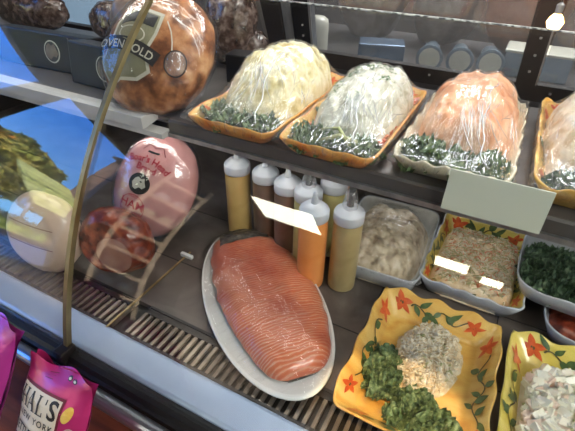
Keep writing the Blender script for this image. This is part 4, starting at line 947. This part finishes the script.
# ------------------------------------------------------------------ snack rack across the aisle (mirrored in the glass)
rk = thing('snack_rack', 'narrow wooden ladder rack of snacks mirrored below the pink ham', 'rack', (-1.74, -1.15, FLOOR), (0, 0, -.67))
b = MB()
for x in (-.15, .15): b.box(x-.016, x+.016, -.02, .02, 0, 1.95, 'rackwood')
b.build('side_rail', rk, bevel=.002)
for k in range(8):
    b = MB(); z = .12+k*.24; b.box(-.134, .134, -.016, .016, z, z+.035, 'rackwood'); b.build('rung', rk)
b = MB(); b.box(-.16, .16, -.24, -.225, .03, 1.9, 'black'); b.box(-.16, .16, -.225, -.02, .03, .05, 'black')
for k in range(7): z = .155+k*.24; b.box(-.13, .13, -.22, -.02, z-.008, z, 'black')
b.build('back_panel', rk)
rnd = random.Random(4)
for k in range(7):
    for x in (-.065, .065):
        q = MB(); sd = k*3+x*10; q.grid(lambda u, v: ((.052*math.cos(2*PI*u)*math.sin(PI*v)**.5)*(1+.1*noise.noise(Vector((u*6, v*5, sd)))), .03*math.sin(2*PI*u)*math.sin(PI*v)**.7, .13*v), 20, 12, ('greyglaze', 'steel', 'label_grey')[k % 3], True)
        o = q.build('snack_packet', smooth=True); o.rotation_euler.z = rk.rotation_euler.z; c_, s_ = math.cos(rk.rotation_euler.z), math.sin(rk.rotation_euler.z); dy = -.12
        o.location = (rk.location.x+x*c_-dy*s_, rk.location.y+x*s_+dy*c_, FLOOR+.1565+k*.24)
        tag(o, ['pale', 'blue grey', 'olive'][k % 3]+' snack packet on the '+['lowest', 'second', 'third', 'fourth', 'fifth', 'sixth', 'top'][k]+' shelf of the wooden ladder rack, '+('left' if x < 0 else 'right')+' side', 'snack packet', 'snack packets on the ladder rack')

# ------------------------------------------------------------------ behind the rear doors
t = thing('work_table', 'steel work table behind the rear glass doors', 'table', (-.2, 1.62, FLOOR))
b = MB(); b.box(-1.0, 1.2, -.30, .30, .84, .87, 'shelf'); b.build('tabletop', t)
for sx in (-.95, 1.12):
    for sy in (-.26, .26): b = MB(); b.box(sx-.02, sx+.02, sy-.02, sy+.02, 0, .84, 'alu'); b.build('leg', t)
TZ = FLOOR+.8705
def cup(x, y, z, label, rx=PI/2):
    t = thing('cup_stack', label, 'cup', (x, y, z), (rx, 0, .15), 'clear cups lying behind the rear doors'); b = MB()
    b.lathe([(.026, 0), (.036, .10), (.038, .11), (.040, .112), (.040, .116), (.034, .117), (.001, .117)], 28, 'cupclear'); b.build('cup', t, smooth=True)
    b = MB(); b.lathe([(.028, .1175), (.031, .1185), (.028, .1195)], 24, 'label_line'); b.build('rim', t)
cup(-.262, 1.52, TZ+.041, 'clear cup on its side behind the rear glass, left one'); cup(-.175, 1.54, TZ+.041, 'clear cup on its side behind the rear glass, middle one'); cup(-.09, 1.56, TZ+.041, 'clear cup on its side behind the rear glass, right one')
b = MB(); b.box(-.075, .075, -.05, .05, 0, .055, 'steel'); o = b.build('steel_pan', bevel=.004); o.location = (-.42, 1.48, TZ); o.rotation_euler.z = .3; tag(o, 'small blue grey steel pan behind the rear glass', 'pan')
b = MB(); b.box(-.09, .09, -.06, .06, 0, .07, 'cupclear'); b.box(-.094, .094, -.064, .064, .07, .078, 'label_line'); o = b.build('plastic_tub', bevel=.003); o.location = (.10-.05, 1.55, TZ); tag(o, 'long clear tub behind the rear glass right of the cups', 'tub')
def rbag(x, y, a, c, mat, seed, label):
    t, f, s = ovoid('bread_bag', label, 'bag', (x, y, TZ+c*.95), a, .09, c, mat, (0, .1*math.sin(seed), .1), seed, .10); t['group'] = 'large hazy bags behind the rear doors'
rbag(-.57, 1.78, .15, .20, 'hazebag', 31, 'large hazy clear bag behind the left end of the rear glass')
rbag(-.28, 1.80, .13, .20, 'hazebag', 32, 'hazy clear bag behind the rear glass above the parsley salad')
rbag(-.02, 1.80, .13, .21, 'breadbag', 33, 'brown bag of rolls behind the rear glass above the pink salad')
rbag(.24, 1.80, .12, .20, 'breadbag', 34, 'brown bag of rolls behind the rear glass at the right edge')
b = MB(); b.lathe([(.001, 0), (.035, 0), (.037, .02), (.037, .09), (.034, .11), (.02, .12), (.001, .12)], 28, 'label_line'); o = b.build('white_jar', smooth=True); o.location = (-.63, 1.42, TZ); tag(o, 'pale jar behind the rear glass beside the black door frame', 'jar')
bl = thing('hanging_bulb', 'small glowing warm bulb hanging above the glass edge, upper right', 'lamp', (.040, 1.0, .561)); b = MB(); b.lathe([(.001, -.015), (.011, -.010), (.015, 0), (.011, .009), (.006, .015)], 20, 'bulb'); b.build('bulb', bl, smooth=True)
b = MB(); b.lathe([(.006, .013), (.007, .03), (.002, .034)], 14, 'alu'); b.tube([(0, 0, .03), (0, 0, .409)], .0012, 'black', 6); b.build('cord', bl)
wb = MB(); wb.box(XL+.001, XL+.02, 2.0, 3.1, -.4, 1.3, 'daylight'); ww = struct(wb.build('window_3'))
wf = MB(); wf.box(XL+.001, XL+.04, 1.95, 2.0, -.45, 1.35, 'alu'); wf.box(XL+.001, XL+.04, 3.1, 3.15, -.45, 1.35, 'alu'); wf.box(XL+.001, XL+.04, 2.0, 3.1, 1.3, 1.35, 'alu'); wf.box(XL+.001, XL+.04, 2.0, 3.1, -.45, -.4, 'alu'); struct(wf.build('window_frame', ww))

# ------------------------------------------------------------------ lights
def area(name, loc, target, sx, sy, energy, col, spread=None):
    d = bpy.data.lights.new(name, 'AREA'); d.shape = 'RECTANGLE'; d.size = sx; d.size_y = sy; d.energy = energy; d.color = col
    if spread: d.spread = spread
    o = bpy.data.objects.new(name, d); COL.objects.link(o); o.location = loc; v = Vector(target)-Vector(loc); o.rotation_euler = v.to_track_quat('-Z', 'Y').to_euler(); return o
area('case_tube_light', (-.35, .90, .955), (-.35, .82, 0), 2.4, .05, 3.8, (1, .95, .87))
area('case_front_light', (-.35, .775, .955), (-.35, .60, 0), 2.4, .04, 6.5, (1, .96, .9))
area('under_shelf_fill', (-.35, .70, .322), (-.35, .84, 0), 1.9, .02, 1.9, (1, .95, .88))  # added fill, brightens the dark back of the lower deck
area('room_fill', (1.9, -.6, 2.15), (-.3, .6, 0), 1.2, 1.2, 130, (1, .96, .9))  # added fill lamp, set where the curved glass does not mirror it
area('back_room_light', (.0, 2.3, 2.1), (-.2, 1.9, 0), 1.5, .6, 130, (1, .95, .9))
#area('door_daylight', (XL+.06, -1.6, 1.0), (0, .2, 0), 1.6, 1.6, 14, (.62, .8, 1))
def spot(name, loc, target, energy, ang, blend, col, r=.01):
    d = bpy.data.lights.new(name, 'SPOT'); d.energy = energy; d.spot_size = ang; d.spot_blend = blend; d.color = col; d.shadow_soft_size = r
    o = bpy.data.objects.new(name, d); COL.objects.link(o); o.location = loc; o.rotation_euler = (Vector(target)-Vector(loc)).to_track_quat('-Z', 'Y').to_euler()
spot('warm_spotlight', (.35, -.35, 2.1), (-.01, .415, .02), 300, math.radians(7.6), .12, (1, .62, .28))
spot('rack_fill_spot', (-1.25, -.35, 2.1), (-1.72, -1.1, .3), 3600, math.radians(50), .5, (1, .93, .82), .03)  # added spot, brightens the rack so its reflection shows
sun = bpy.data.lights.new('sun', 'SUN'); sun.energy = 85; sun.angle = .01; sun.color = (1, .95, .85); so = bpy.data.objects.new('sun', sun); COL.objects.link(so)
so.rotation_euler = Vector((-.75, -.35, -.75)).to_track_quat('-Z', 'Y').to_euler()
W = bpy.data.worlds.new('sky'); SC.world = W; W.use_nodes = True; nt = W.node_tree; nt.nodes.clear()
o = nt.nodes.new('ShaderNodeOutputWorld'); bg = nt.nodes.new('ShaderNodeBackground'); tc = nt.nodes.new('ShaderNodeTexCoord'); sx = nt.nodes.new('ShaderNodeSeparateXYZ'); cr = nt.nodes.new('ShaderNodeValToRGB')
cr.color_ramp.elements[0].position = .0; cr.color_ramp.elements[0].color = (.20, .50, .90, 1); cr.color_ramp.elements[1].position = .5; cr.color_ramp.elements[1].color = (.045, .22, .85, 1)
nt.links.new(tc.outputs['Generated'], sx.inputs[0]); nt.links.new(sx.outputs[2], cr.inputs[0]); nt.links.new(cr.outputs[0], bg.inputs[0]); nt.links.new(bg.outputs[0], o.inputs[0]); bg.inputs[1].default_value = 9
